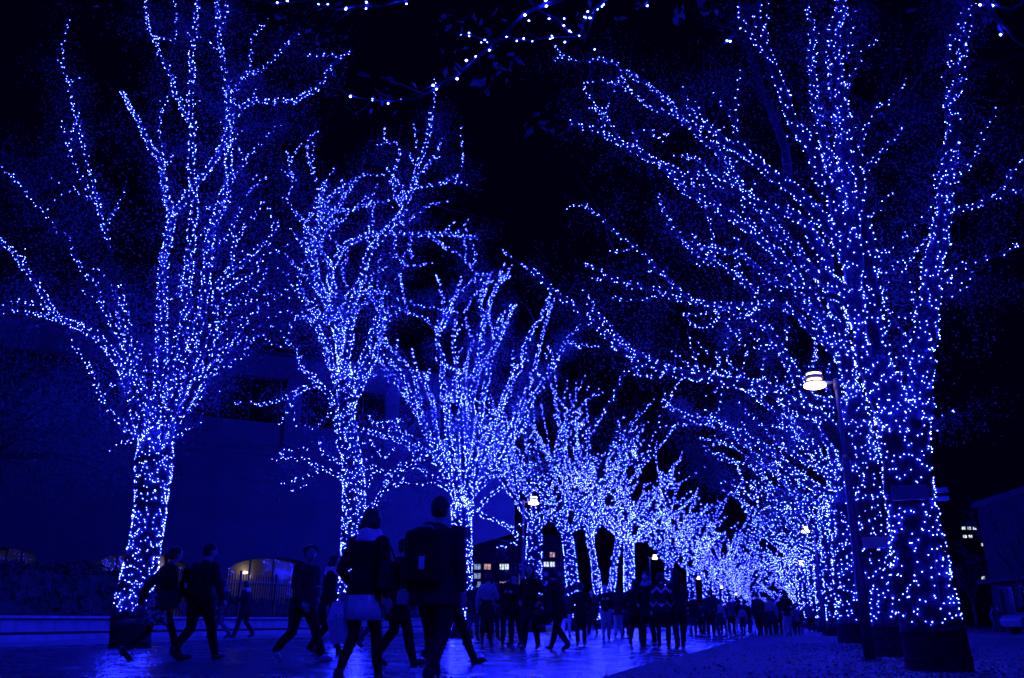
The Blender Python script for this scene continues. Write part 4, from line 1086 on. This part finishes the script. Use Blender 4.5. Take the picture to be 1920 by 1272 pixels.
def person(name_label, loc, heading, H=1.66, stride=.5, lead=1, arms=('down', 'down'), female=False, hair='short', top='coat', top_m='black', top_len=.50, skirt=None, skirt_len=.36, skirt_m='pale',
           leg_m='char', shoe_m='shoe', look=0.0, lean=.03, vox=.017, group=None, scarf=None, hood=False, wide=1.0, face=True, cap=False, open_coat=None):
    """one walking figure; +y of the Empty is where it faces, its feet on z = 0"""
    t = thing('person', name_label, 'person', (loc[0], loc[1], 0), heading, group)
    s = stride * H * .32; Lt, Ls = .246 * H, .246 * H; ank = .046 * H
    sw = (.092 if female else .104) * H * (1 if wide == 1 else wide); hipw = .052 * H
    hz = min(.530 * H, math.sqrt(max(.01, (Lt + Ls) ** 2 * .992 - (s * .95) ** 2)) + ank)
    dz = hz - .530 * H; k = lean * H
    sh = lambda p: np.array([p[0] * H, p[1] * H + k * (p[2] - .53) / .3, p[2] * H + dz])
    B = MB(); legs = {}
    for side in (-1, 1):
        front = side == lead; fy = s if front else -s * .95; az = ank if front else ank + min(.075 * H, .16 * s)
        if stride < .12: fy = side * .03 * H; az = ank
        a = np.array([side * (hipw + (.01 * H if stride < .3 else 0)) * .95, fy, az]); h = np.array([side * hipw, 0, hz])
        kn = ik(h, a, Lt, Ls, (side * .05, 1, .15)); pitch = 0 if front or stride < .12 else -min(.75, 1.5 * s)
        if front and stride > .4: pitch = .18
        fd = np.array([side * .10, math.cos(pitch), math.sin(pitch)]); legs[side] = (h, kn, a, fd)
    def leg(mb, side, g):
        h, kn, a, fd = legs[side]
        mb.tube([h + (0, 0, .02 * H), h * .5 + kn * .5, kn, kn * .45 + a * .55 + (0, -.008 * H, 0), a], [(.058 + g) * H, (.050 + g) * H, (.036 + g) * H, (.033 + g) * H, (.024 + g * 1.3) * H], 14)
        mb.ball(kn, (.037 + g) * H, 10, 8)
    def torso(mb, g, z0=.50, sleeves=True):
        r = [(z0 - .001, .088 if female else .084, .066), (.56, .086 if female else .085, .066), (.63, .070 if female else .080, .056), (.71, .082 if female else .092, .064), (.77, .094 if female else .104, .060), (.805, .078 if female else .088, .050), (.83, .040, .040)]
        mb.loft([(0, k * (z - .53) / .3 - (.004 * H if z > .7 else 0), z * H + dz, (rx * wide + g) * H, (ry * wide + g) * H) for z, rx, ry in r if z >= z0 - .002], 20)
        for side in (-1, 1):
            S0 = sh((side * (sw / H - .012), -.004, .795)); e, w = (sh((side * q[0] * (.97 if female else 1), q[1], q[2])) for q in ARM[arms[0 if side < 0 else 1]])
            mb.ball(S0, (.036 + g) * H, 10, 8)
            if sleeves: mb.tube([S0, S0 * .5 + e * .5, e, e * .5 + w * .5, w], [(.034 + g) * H, (.031 + g) * H, (.026 + g) * H, (.024 + g) * H, (.017 + g * 1.1) * H], 12)
    # body: one continuous skin
    torso(B, -.006); [leg(B, sd, -.008) for sd in (-1, 1)]
    B.ball((0, 0, hz), (.082 * H, .06 * H, .05 * H), 14, 10)
    hc = sh((0, .012, .925)); nk = sh((0, -.004, .80)); B.tube([nk, nk * .5 + hc * .5, hc], [.036 * H, .031 * H, .032 * H], 12)
    cl, sl = math.cos(look), math.sin(look); Rm = np.array([[cl, -sl, 0], [sl, cl, 0], [0, 0, 1]]); hp = lambda x, y, z: hc + Rm @ np.array([x, y, z]) * H
    B.ball(hp(0, 0, .012), np.array([.0455, .056, .060]) * H, 18, 14, Rm); B.ball(hp(0, .012, -.028), np.array([.034, .038, .038]) * H, 14, 10, Rm)
    if face:
        B.tube([hp(0, .053, .004), hp(0, .066, -.014), hp(0, .052, -.019)], [.006 * H, .010 * H, .009 * H], 8)
        for sd in (-1, 1): B.ball(hp(sd * .046, -.002, -.004), np.array([.007, .013, .019]) * H, 8, 8, Rm)
    hands = {}
    for i, side in enumerate((-1, 1)):
        e, w = (sh((side * q[0] * (.97 if female else 1), q[1], q[2])) for q in ARM[arms[i]]); d = (w - e) / np.linalg.norm(w - e)
        pc = w + d * .038 * H; B.tube([w - d * .01 * H, pc, w + d * .062 * H], [.016 * H, .023 * H, .019 * H], 10); hands[side] = (w, d, pc)
    body = remeshed(B, 'body', M['skin'], t, vox, 2)
    if vox < .02:      # fingers and thumb stay separate: added to the same mesh after the union
        F = MB()
        for side in (-1, 1):
            w, d, pc = hands[side]; lat = np.cross(d, (side, 0, 0)); lat /= np.linalg.norm(lat) + 1e-9; inn = np.array([-side, 0, 0.0]) - d * (-side * d[0]); inn /= np.linalg.norm(inn) + 1e-9
            for j, ln in enumerate((.040, .046, .043, .034)):
                r0 = pc + d * .018 * H + lat * (j - 1.5) * .0105 * H; F.tube([r0, r0 + d * ln * .5 * H + inn * .004 * H, r0 + d * ln * .85 * H + inn * .018 * H], [.0062 * H, .0056 * H, .0045 * H], 6)
            r0 = pc - d * .012 * H + lat * (-.018) * H; F.tube([r0, r0 + (d * .5 - lat * .8) * .024 * H, r0 + (d * 1.0 - lat * .55) * .042 * H + inn * .006 * H], [.008 * H, .0068 * H, .005 * H], 6)
        bm = bmesh.new(); bm.from_mesh(body.data); fm = F.mesh('fingers', M['skin']); bm.from_mesh(fm); bm.to_mesh(body.data); bm.free(); bpy.data.meshes.remove(fm); body.data.polygons.foreach_set('use_smooth', [True] * len(body.data.polygons))
        if face:
            for sd in (-1, 1): MB().ball(hp(sd * .018, .0475, .006), np.array([.0075, .006, .005]) * H, 8, 6, Rm).build('eye', M['eye'], t)
            MB().ball(hp(0, .0485, -.036), np.array([.014, .006, .005]) * H, 8, 6, Rm).build('mouth', M['lip'], t)
    # lower garments
    if skirt:
        g = MB(); z1 = hz - skirt_len * H; fl = .118 if skirt == 'flared' else .098 if skirt == 'straight' else .14
        yo = (legs[1][1][1] + legs[-1][1][1]) * .25
        rg = [(0, 0, hz + .09 * H, .080 * H, .062 * H), (0, 0, hz + .02 * H, .093 * H, .076 * H), (0, yo * .5, (hz + z1) / 2, (.093 + fl) / 2 * H, (.08 + fl * .9) / 2 * H), (0, yo, z1 + .01, fl * H, fl * .92 * H)]
        g.loft(rg, 28); me = g.mesh('skirt', M[skirt_m]); v = np.array([x.co for x in me.vertices])
        for i, x in enumerate(me.vertices):
            ring = i // 28
            if ring >= 2: a = (i % 28); f = 1 + (.05 if a % 4 < 2 else -.03) * (ring - 1) * .7; x.co.x *= f; x.co.y = (x.co.y - yo) * f + yo
        link('skirt', me, t)
        L = MB(); [leg(L, sd, -.003) for sd in (-1, 1)]; remeshed(L, 'tights', M['tights'], t, vox, 2)
    else:
        L = MB(); [leg(L, sd, .006) for sd in (-1, 1)]; L.ball((0, 0, hz + .02 * H), (.088 * H, .068 * H, .06 * H), 14, 10); remeshed(L, 'trousers', M[leg_m], t, vox, 2)
    for sd in (-1, 1):
        h, kn, a, fd = legs[sd]; hl = a - fd * .028 * H - (0, 0, .018 * H) ; toe = a + fd * .105 * H - np.array([0, 0, .026 * H]); bl = a + fd * .055 * H - np.array([0, 0, .020 * H])
        sh_ = MB().tube([a + (0, 0, .03 * H), a - (0, 0, .002 * H)], [.026 * H, .030 * H], 10); sh_.tube([hl, a - (0, 0, .014 * H), bl, toe], [.020 * H, .028 * H, .027 * H, .017 * H], 12)
        o = remeshed(sh_, 'shoe', M[shoe_m], t, max(.012, vox * .8), 1)
        lo = min((v.co.z for v in o.data.vertices))
        if lo < .002 or sd == lead or stride < .12:
            for v in o.data.vertices: v.co.z += .003 - lo if (sd == lead or stride < .12) else max(0, .003 - lo)
    # upper garment
    U = MB(); ln = top_len
    torso(U, .010 if top == 'coat' else .004, max(ln, .5))
    if ln < .5:
        zb = hz - (.53 - ln) * H; yo = (legs[1][1][1] + legs[-1][1][1]) * .15
        U.loft([(0, 0, .56 * H + dz, (.100 if not female else .098) * H * wide, .080 * H * wide), (0, 0, .50 * H + dz, .106 * H * wide, .085 * H * wide), (0, yo, zb, (.112 + (.53 - ln) * .06) * H * wide, (.094 + (.53 - ln) * .09) * H * wide)], 20)
    if not hood: U.tube([sh((0, -.008, .80)), sh((0, -.004, .845))], [.055 * H, .043 * H], 14)
    remeshed(U, 'coat' if top == 'coat' else 'sweater', M[top_m], t, vox, 2)
    if open_coat:
        for sd in (-1, 1): MB().box((0, 0, 0), (.035 * H, .012 * H, (.79 - max(ln, .2)) * H)).build('coat_edge', M[open_coat], t, False).location = (sd * .035 * H, .088 * H * wide, (.79 + max(ln, .2)) / 2 * H + dz)
    if scarf:
        S_ = MB()
        for z, r in ((.815, .066), (.838, .060), (.858, .050)): a = np.arange(17) * 2 * math.pi / 16; S_.tube(np.stack([r * H * np.cos(a), r * .92 * H * np.sin(a) + k, (z + .006 * np.sin(3 * a)) * H + dz], 1), .022 * H, 8)
        remeshed(S_, 'scarf', M[scarf], t, vox * .8, 2)
    # hair, hood or cap
    K = MB()
    if hood:
        K.ball(hp(0, -.010, .020), np.array([.064, .068, .078]) * H, 16, 12, Rm); K.tube([hp(0, -.02, -.03), hp(0, -.015, -.09)], [.062 * H, .085 * H], 14); K.ball(hp(0, -.03, .075), np.array([.03, .034, .03]) * H, 10, 8)
        remeshed(K, 'hood', M[top_m], t, vox, 2)
    else:
        K.ball(hp(0, -.010, .028), np.array([.053, .058, .053]) * H, 18, 12, Rm); K.ball(hp(0, -.024, -.004), np.array([.050, .040, .044]) * H, 16, 10, Rm)
        if hair in ('bob', 'long', 'curly'):
            z = -.050 if hair == 'bob' else -.125 if hair == 'long' else -.085
            for sd in (-1, 1): K.tube([hp(sd * .044, .004, .02), hp(sd * .049, -.004, -.02), hp(sd * .044, -.008, z)], [.018 * H, .020 * H, .014 * H], 10)
            K.tube([hp(0, -.036, .0), hp(0, -.040, z * .5), hp(0, -.036, z)], [.044 * H, .042 * H, .030 * H], 12)
        if hair == 'curly':
            q = random.Random(3)
            for _ in range(26): a = q.uniform(0, 6.28); K.ball(hp(math.cos(a) * .054, math.sin(a) * .045 - .02, q.uniform(-.085, .06)), q.uniform(.016, .024) * H, 8, 6)
        if hair == 'tail': K.tube([hp(0, -.05, .02), hp(0, -.085, -.01), hp(0, -.082, -.085)], [.02 * H, .024 * H, .01 * H], 10)
        if hair == 'swept':
            K.tube([hp(-.01, .036, .062), hp(-.04, .028, .052), hp(-.056, .012, .025)], [.018 * H, .015 * H, .007 * H], 10); K.tube([hp(.03, -.03, .05), hp(.055, -.01, .035), hp(.05, .01, .0)], [.024 * H, .02 * H, .01 * H], 10)
        remeshed(K, 'hair', M['hair'], t, vox * .8, 1)
        if cap:
            c = MB().ball(hp(0, -.004, .050), np.array([.058, .063, .042]) * H, 16, 10, Rm); c.tube([hp(0, .05, .045), hp(0, .10, .036)], [.03 * H, .022 * H], 10); remeshed(c, 'cap', M['char'], t, vox, 1)
    t['H'] = H
    return t, dict(H=H, dz=dz, k=k, hands=hands, hz=hz, sh=sh)

def P(px, py, label, face_px=None, **kw):
    """person whose feet stand at photo pixel (px, py)"""
    g = gnd(px, py); return person(label, g, kw.pop('heading', 0.0), **kw)
def held(name, label, cat, t, local):
    """a thing of its own placed at a local point of a person"""
    c, s_ = math.cos(t.rotation_euler.z), math.sin(t.rotation_euler.z); x, y, z = local
    return thing(name, label, cat, (t.location.x + x * c - y * s_, t.location.y + x * s_ + y * c, z), t.rotation_euler.z)
def backpack(t, d, label, size=(.32, .17, .46), zc=.68, patch=None, handle=None, cm='black'):
    H = d['H']; y = d['k'] * .4 - .095 * H - size[1] / 2; b = held('backpack', label, 'backpack', t, (0, y, zc * H + d['dz']))
    o = MB().box((0, 0, 0), size).build('pack_body', M[cm], b, False); m = o.modifiers.new('b', 'BEVEL'); m.width = .06; m.segments = 4
    o = MB().box((0, -size[1] * .55, -size[2] * .18), (size[0] * .8, size[1] * .35, size[2] * .5)).build('front_pocket', M[cm], b, False); m = o.modifiers.new('b', 'BEVEL'); m.width = .03; m.segments = 3
    for s_ in (-1, 1): MB().tube([(s_ * .10, size[1] * .4, -.2), (s_ * .13, .22, -.12), (s_ * .12, .24, .12), (s_ * .09, .1, .26), (s_ * .08, size[1] * .3, .20)], .017, 8).build('strap', M[cm], b)
    if patch: MB().box(patch[0], patch[1]).build('patch', M['pale'], b, False)
    if handle: MB().tube([(-.10, 0, size[2] / 2 - .01), (-.06, -.01, size[2] / 2 + .03), (.06, -.01, size[2] / 2 + .03), (.10, 0, size[2] / 2 - .01)], .016, 8).build('handle', M[handle], b)
    return b
def handbag(t, d, label, side, cm='black', w=.30, h=.24, dz=0.0, long=False, cat='bag', name='shoulder_bag', y=0.0):
    H = d['H']; x = side * .165 * H; z = (.50 + dz) * H; b = held(name, label, cat, t, (x, y, z))
    o = MB().box((0, 0, 0), (.09, w, h), top=.85).build('bag_body', M[cm], b, False); m = o.modifiers.new('b', 'BEVEL'); m.width = .02; m.segments = 2
    if long: MB().tube([(0, -w * .4, h * .45), (-side * .09, -.05, .30 * H - dz * H), (-side * .10, .03, .315 * H - dz * H), (-side * .06, .08, .27 * H - dz * H), (0, w * .4, h * .45)], .010, 6).build('strap', M[cm], b)
    else: MB().tube([(0, -w * .25, h * .48), (0, -w * .2, h * .95), (0, w * .2, h * .95), (0, w * .25, h * .48)], .009, 6).build('handle', M[cm], b)
    return b

# near figures, left to right
t, d = P(281, 1241, 'woman in dark jacket and pale floral skirt striding past the nearest left tree', heading=R(-28), H=1.64, stride=.72, lead=1, arms=('back', 'front'), female=True, hair='tail', top_len=.52, skirt='flared', skirt_len=.20, skirt_m='floral', lean=.07)
handbag(t, d, 'dark shoulder bag of the woman in the floral skirt', 1, 'char', long=True)
t, d = P(362, 1239, 'man with dark backpack walking right beside the floral skirt woman, seen from behind', heading=R(-8), H=1.70, stride=.62, lead=1, arms=('down', 'front'), hair='short', top_m='navy', top_len=.50, leg_m='black', look=R(-25))
backpack(t, d, 'dark backpack with a pale tag on the man beside the floral skirt woman', (.30, .16, .42), .66, ((.02, -.115, -.05), (.05, .012, .07)))
t, d = P(413, 1198, 'dark coated person walking left before the fence, left of a pair', heading=R(95), H=1.68, stride=.62, arms=('pocket', 'pocket'), top_len=.42, leg_m='denim', look=R(-50), hair='bob', female=True, scarf='grey')
t, d = P(456, 1197, 'person in dark coat with pale scarf before the fence, right of a pair', heading=R(100), H=1.66, stride=.5, lead=-1, arms=('phone', 'down'), top_len=.44, leg_m='black', look=R(-40), scarf='mid')
t, d = P(557, 1242, 'man with windswept hair and pale shoes striding right, face visible', heading=R(-104), H=1.68, stride=.72, lead=-1, arms=('pocket', 'front'), top_len=.47, top_m='char', leg_m='black', hair='swept', shoe_m='shoe_pale', look=R(-25), wide=1.1)
t, d = P(606, 1229, 'woman in long dark coat with pale scarf walking behind the pale skirt woman', heading=R(-70), H=1.66, stride=.5, arms=('bag', 'down'), female=True, hair='bob', top_len=.30, scarf='pale', look=R(-10), leg_m='tights')
g = gnd(690, 1216); t, d = person('person in dark trousers half hidden behind the pale skirt woman', g, R(-85), H=1.60, stride=.6, arms=('pocket', 'down'), top_len=.45, leg_m='denim')
t, d = P(671, 1289, 'woman in pale skirt, dark jacket and grey scarf, seen close from behind', heading=R(-6), H=1.63, stride=.42, lead=1, arms=('bag', 'down'), female=True, hair='bob', top_len=.505, top_m='black', skirt='straight', skirt_len=.17, skirt_m='pale', scarf='pale', look=R(-18), wide=1.12, vox=.013)
handbag(t, d, 'dark shoulder bag with pale edge on the pale skirt woman', 1, 'char', .32, .26, .10, True)
b = held('tote_bag', 'crumpled white paper carrier bag hanging from the hand of the pale skirt woman', 'bag', t, (-.255, .12, .58))
v = [(-.06, -.15, .16), (.06, -.15, .16), (.06, .15, .17), (-.06, .15, .15), (-.09, -.19, 0), (.09, -.19, .02), (.09, .18, 0), (-.09, .19, .01), (-.06, -.12, -.22), (.06, -.14, -.20), (.07, .10, -.22), (-.05, .12, -.22)]
MB().add(v, [(0, 1, 2, 3)] + [(a, (a + 1) % 4 + (a // 4) * 4 if False else b_, c_, d_) for a, b_, c_, d_ in ((4, 5, 1, 0), (5, 6, 2, 1), (6, 7, 3, 2), (7, 4, 0, 3), (8, 9, 5, 4), (9, 10, 6, 5), (10, 11, 7, 6), (11, 8, 4, 7))] + [(11, 10, 9, 8)]).build('bag_body', M['paper'], b, False)
for sx in (-.05, .05): MB().tube([(sx, -.07, .15), (sx * .5, -.03, .36), (sx * .5, .03, .36), (sx, .07, .15)], .010, 6).build('handle', M['paper'], b)
for j in range(5): MB().tube([(-.03 + j * .028, -.182 - .0 * j, .02), (-.02 + j * .028, -.184, .045 if j % 2 else .005), (-.008 + j * .028, -.182, .02)], .005, 5).build('print_stroke', M['print'], b)
t, d = P(738, 1250, 'person in open coat with pale edges between the two big foreground walkers', heading=R(-50), H=1.66, stride=.45, arms=('phone', 'bag'), top_len=.36, top_m='black', leg_m='black', open_coat='mid', hair='short', look=R(-20))
handbag(t, d, 'small pale bag carried by the person in the open coat', 1, 'mid', .16, .2, .02, name='hand_bag')
t, d = P(841, 1246, 'dark dressed person mostly hidden behind the big man with the backpack', heading=R(-60), H=1.62, stride=.66, lead=1, arms=('back', 'pocket'), top_len=.48, leg_m='black')
t, d = P(808, 1290, 'big man in dark hooded coat with backpack, seen close from behind', heading=R(-4), H=1.76, stride=.46, lead=-1, arms=('down', 'down'), hair='short', top_len=.42, top_m='char', leg_m='navy', wide=1.22, vox=.013, look=R(-5))
bp = backpack(t, d, 'black backpack with a small pale patch on the big man', (.36, .2, .50), .66, ((.06, -.175, -.06), (.055, .012, .115)), 'mid')
hd = MB().tube([(0, -.10, 1.44), (0, -.13, 1.38), (0, -.12, 1.31)], [.08, .13, .08], 14); remeshed(hd, 'coat_hood', M['char'], t, .016, 3)
# middle group
t, d = P(912, 1212, 'person with pale sleeves and long dark skirt, left of the middle group', heading=R(10), H=1.64, stride=.1, arms=('down', 'phone'), female=True, hair='bob', top_m='mid', top_len=.55, skirt='straight', skirt_len=.36, skirt_m='black', vox=.022)
t, d = P(951, 1211, 'tall dark coated person in the middle group, left of the capped one', heading=R(15), H=1.70, stride=.15, arms=('pocket', 'down'), top_len=.44, vox=.022)
t, d = P(968, 1211, 'person in dark jacket and pale cap standing left of the curly-haired woman', heading=R(160), H=1.66, stride=.15, arms=('phone', 'phone'), top_len=.47, leg_m='black', vox=.022, cap=True)
t, d = P(996, 1219, 'woman with curly hair and long open dark coat facing the camera', heading=R(175), H=1.70, stride=.35, arms=('pocket', 'pocket'), female=True, hair='curly', top_len=.34, top_m='black', leg_m='black', vox=.018, wide=1.1)
t, d = P(1050, 1221, 'person in dark coat bending over a flared bag near the leaning trunk', heading=R(60), H=1.66, stride=.6, arms=('out', 'phone'), top_len=.40, leg_m='black', lean=.08, vox=.02, hair='bob', female=True)
b = held('duffel_bag', 'dark flared bag held out by the bending person', 'bag', t, (-.42, .10, .62)); MB().tube([(0, -.22, -.06), (0, -.1, .02), (0, .1, .02), (0, .22, -.06)], [.08, .15, .15, .08], 14).build('bag_body', M['black'], b); MB().tube([(0, -.1, .12), (.03, -.04, .26), (.03, .04, .26), (0, .1, .12)], .012, 6).build('handle', M['black'], b)
t, d = P(1090, 1212, 'small person in dark coat and skirt beneath the leaning lit trunk', heading=R(20), H=1.46, stride=.15, arms=('down', 'pocket'), female=True, hair='bob', top_len=.34, leg_m='tights', vox=.022)
t, d = P(1137, 1201, 'person in pale trousers holding up a phone before the three-stemmed tree', heading=R(190), H=1.66, stride=.3, arms=('phone', 'phone'), top_len=.5, leg_m='mid', vox=.022)
t, d = P(1193, 1212, 'person in dark coat walking, left of the tall scarfed one', heading=R(-10), H=1.58, stride=.45, arms=('pocket', 'down'), top_len=.44, leg_m='black', vox=.022, female=True, hair='long')
t, d = P(1218, 1213, 'tall person in dark coat with pale collar left of the zigzag sweater', heading=R(170), H=1.70, stride=.2, arms=('pocket', 'pocket'), top_len=.38, leg_m='black', vox=.022, scarf='mid')
t, d = P(1245, 1216, 'person in knitted sweater with pale zigzag stripes, seen from behind', heading=R(5), H=1.64, stride=.18, arms=('down', 'pocket'), top_len=.46, top='sweater', top_m='zigzag', skirt='straight', skirt_len=.26, skirt_m='black', female=True, hair='bob', vox=.018, wide=1.12)
t, d = P(1262, 1212, 'dark figure partly hidden between the zigzag sweater and the hooded person', heading=R(0), H=1.5, stride=.3, arms=('pocket', 'pocket'), top_len=.4, vox=.024)
t, d = P(1277, 1216, 'person in dark pointed hood standing right of the zigzag sweater', heading=R(20), H=1.68, stride=.28, arms=('down', 'phone'), hood=True, top_len=.46, top_m='black', leg_m='black', vox=.018)
# right edge
t, d = P(1866, 1186, 'person in dark jacket standing left of the parked car', heading=R(-90), H=1.66, stride=.15, arms=('pocket', 'pocket'), top_len=.46, top_m='grey', leg_m='denim', vox=.028)
t, d = P(1882, 1186, 'second person in dark clothes standing nearest the parked car', heading=R(90), H=1.62, stride=.12, arms=('phone', 'down'), top_len=.44, top_m='char', leg_m='black', vox=.028)
# crowd far down the avenue: a few builds, copied with all their parts
protos = [dict(H=1.66, stride=.35, arms=('pocket', 'down'), top_len=.44, top_m='black', leg_m='denim'), dict(H=1.60, stride=.3, arms=('phone', 'phone'), female=True, hair='long', top_len=.34, top_m='char', leg_m='tights'),
          dict(H=1.72, stride=.4, arms=('down', 'front'), top_len=.5, top_m='navy', leg_m='black'), dict(H=1.62, stride=.25, arms=('raise', 'raise'), top_len=.46, top_m='grey', leg_m='black'),
          dict(H=1.58, stride=.3, arms=('bag', 'down'), female=True, hair='bob', top_len=.5, top_m='mid', skirt='flared', skirt_len=.24, skirt_m='char'), dict(H=1.70, stride=.3, arms=('pocket', 'pocket'), hood=True, top_len=.45, top_m='black', leg_m='mid'),
          dict(H=1.64, stride=.35, arms=('down', 'phone'), top_len=.47, top_m='char', leg_m='pale')]
CG = 'people in the far crowd down the avenue'
built = []
spots = [(1301, 1191), (1309, 1189), (1318, 1192), (1326, 1188), (1334, 1194), (1342, 1190), (1351, 1193), (1358, 1189), (1366, 1187), (1372, 1192), (1380, 1186), (1388, 1188), (1396, 1192), (1403, 1191), (1411, 1187), (1419, 1189),
         (1427, 1193), (1434, 1192), (1442, 1191), (1449, 1193), (1456, 1190), (1463, 1192), (1470, 1190), (1478, 1193), (1486, 1190), (1497, 1192), (1504, 1189), (1523, 1187), (1160, 1196), (1172, 1194), (1206, 1200), (1228, 1199), (1112, 1193), (1062, 1196), (925, 1201), (884, 1203),
         (1290, 1186), (1315, 1183), (1345, 1182), (1364, 1181), (1385, 1181), (1407, 1180), (1430, 1179), (1452, 1180), (1475, 1180), (1492, 1180), (1395, 1176), (1415, 1175), (1438, 1174), (1460, 1174), (1482, 1175)]
tops = {0: 'dark jacket and blue jeans', 1: 'long charcoal coat with long hair', 2: 'short navy jacket and black trousers', 3: 'grey jacket raising both hands', 4: 'mid grey top and flared dark skirt', 5: 'black hooded coat and grey trousers', 6: 'charcoal jacket and pale trousers'}
cnt = {k: 0 for k in range(7)}; words_ = ['first', 'second', 'third', 'fourth', 'fifth', 'sixth', 'seventh', 'eighth', 'ninth', 'tenth']
for i, (x, y) in enumerate(sorted(spots)):
    k = (i * 3 + i // 7) % 7; x += rng.uniform(-1.5, 1.5); g = gnd(x, y); hd_ = rng.choice([0, 0, math.pi, rng.uniform(-1, 1)]) + rng.uniform(-.3, .3)
    lb = f'far pedestrian in {tops[k]}, {words_[cnt[k]]} such from the left'; cnt[k] += 1
    if k not in dict(built):
        t, d = person(lb, g, hd_, vox=.032, face=False, group=CG, **protos[k]); built.append((k, t))
    else:
        t = copy_tree(dict(built)[k]); t.location = (g[0], g[1], 0); t.rotation_euler = (0, 0, hd_); f = rng.choice([.78, .9, .97, 1.0, 1.03, 1.07]); t.scale = (f, f, f); t['label'] = lb
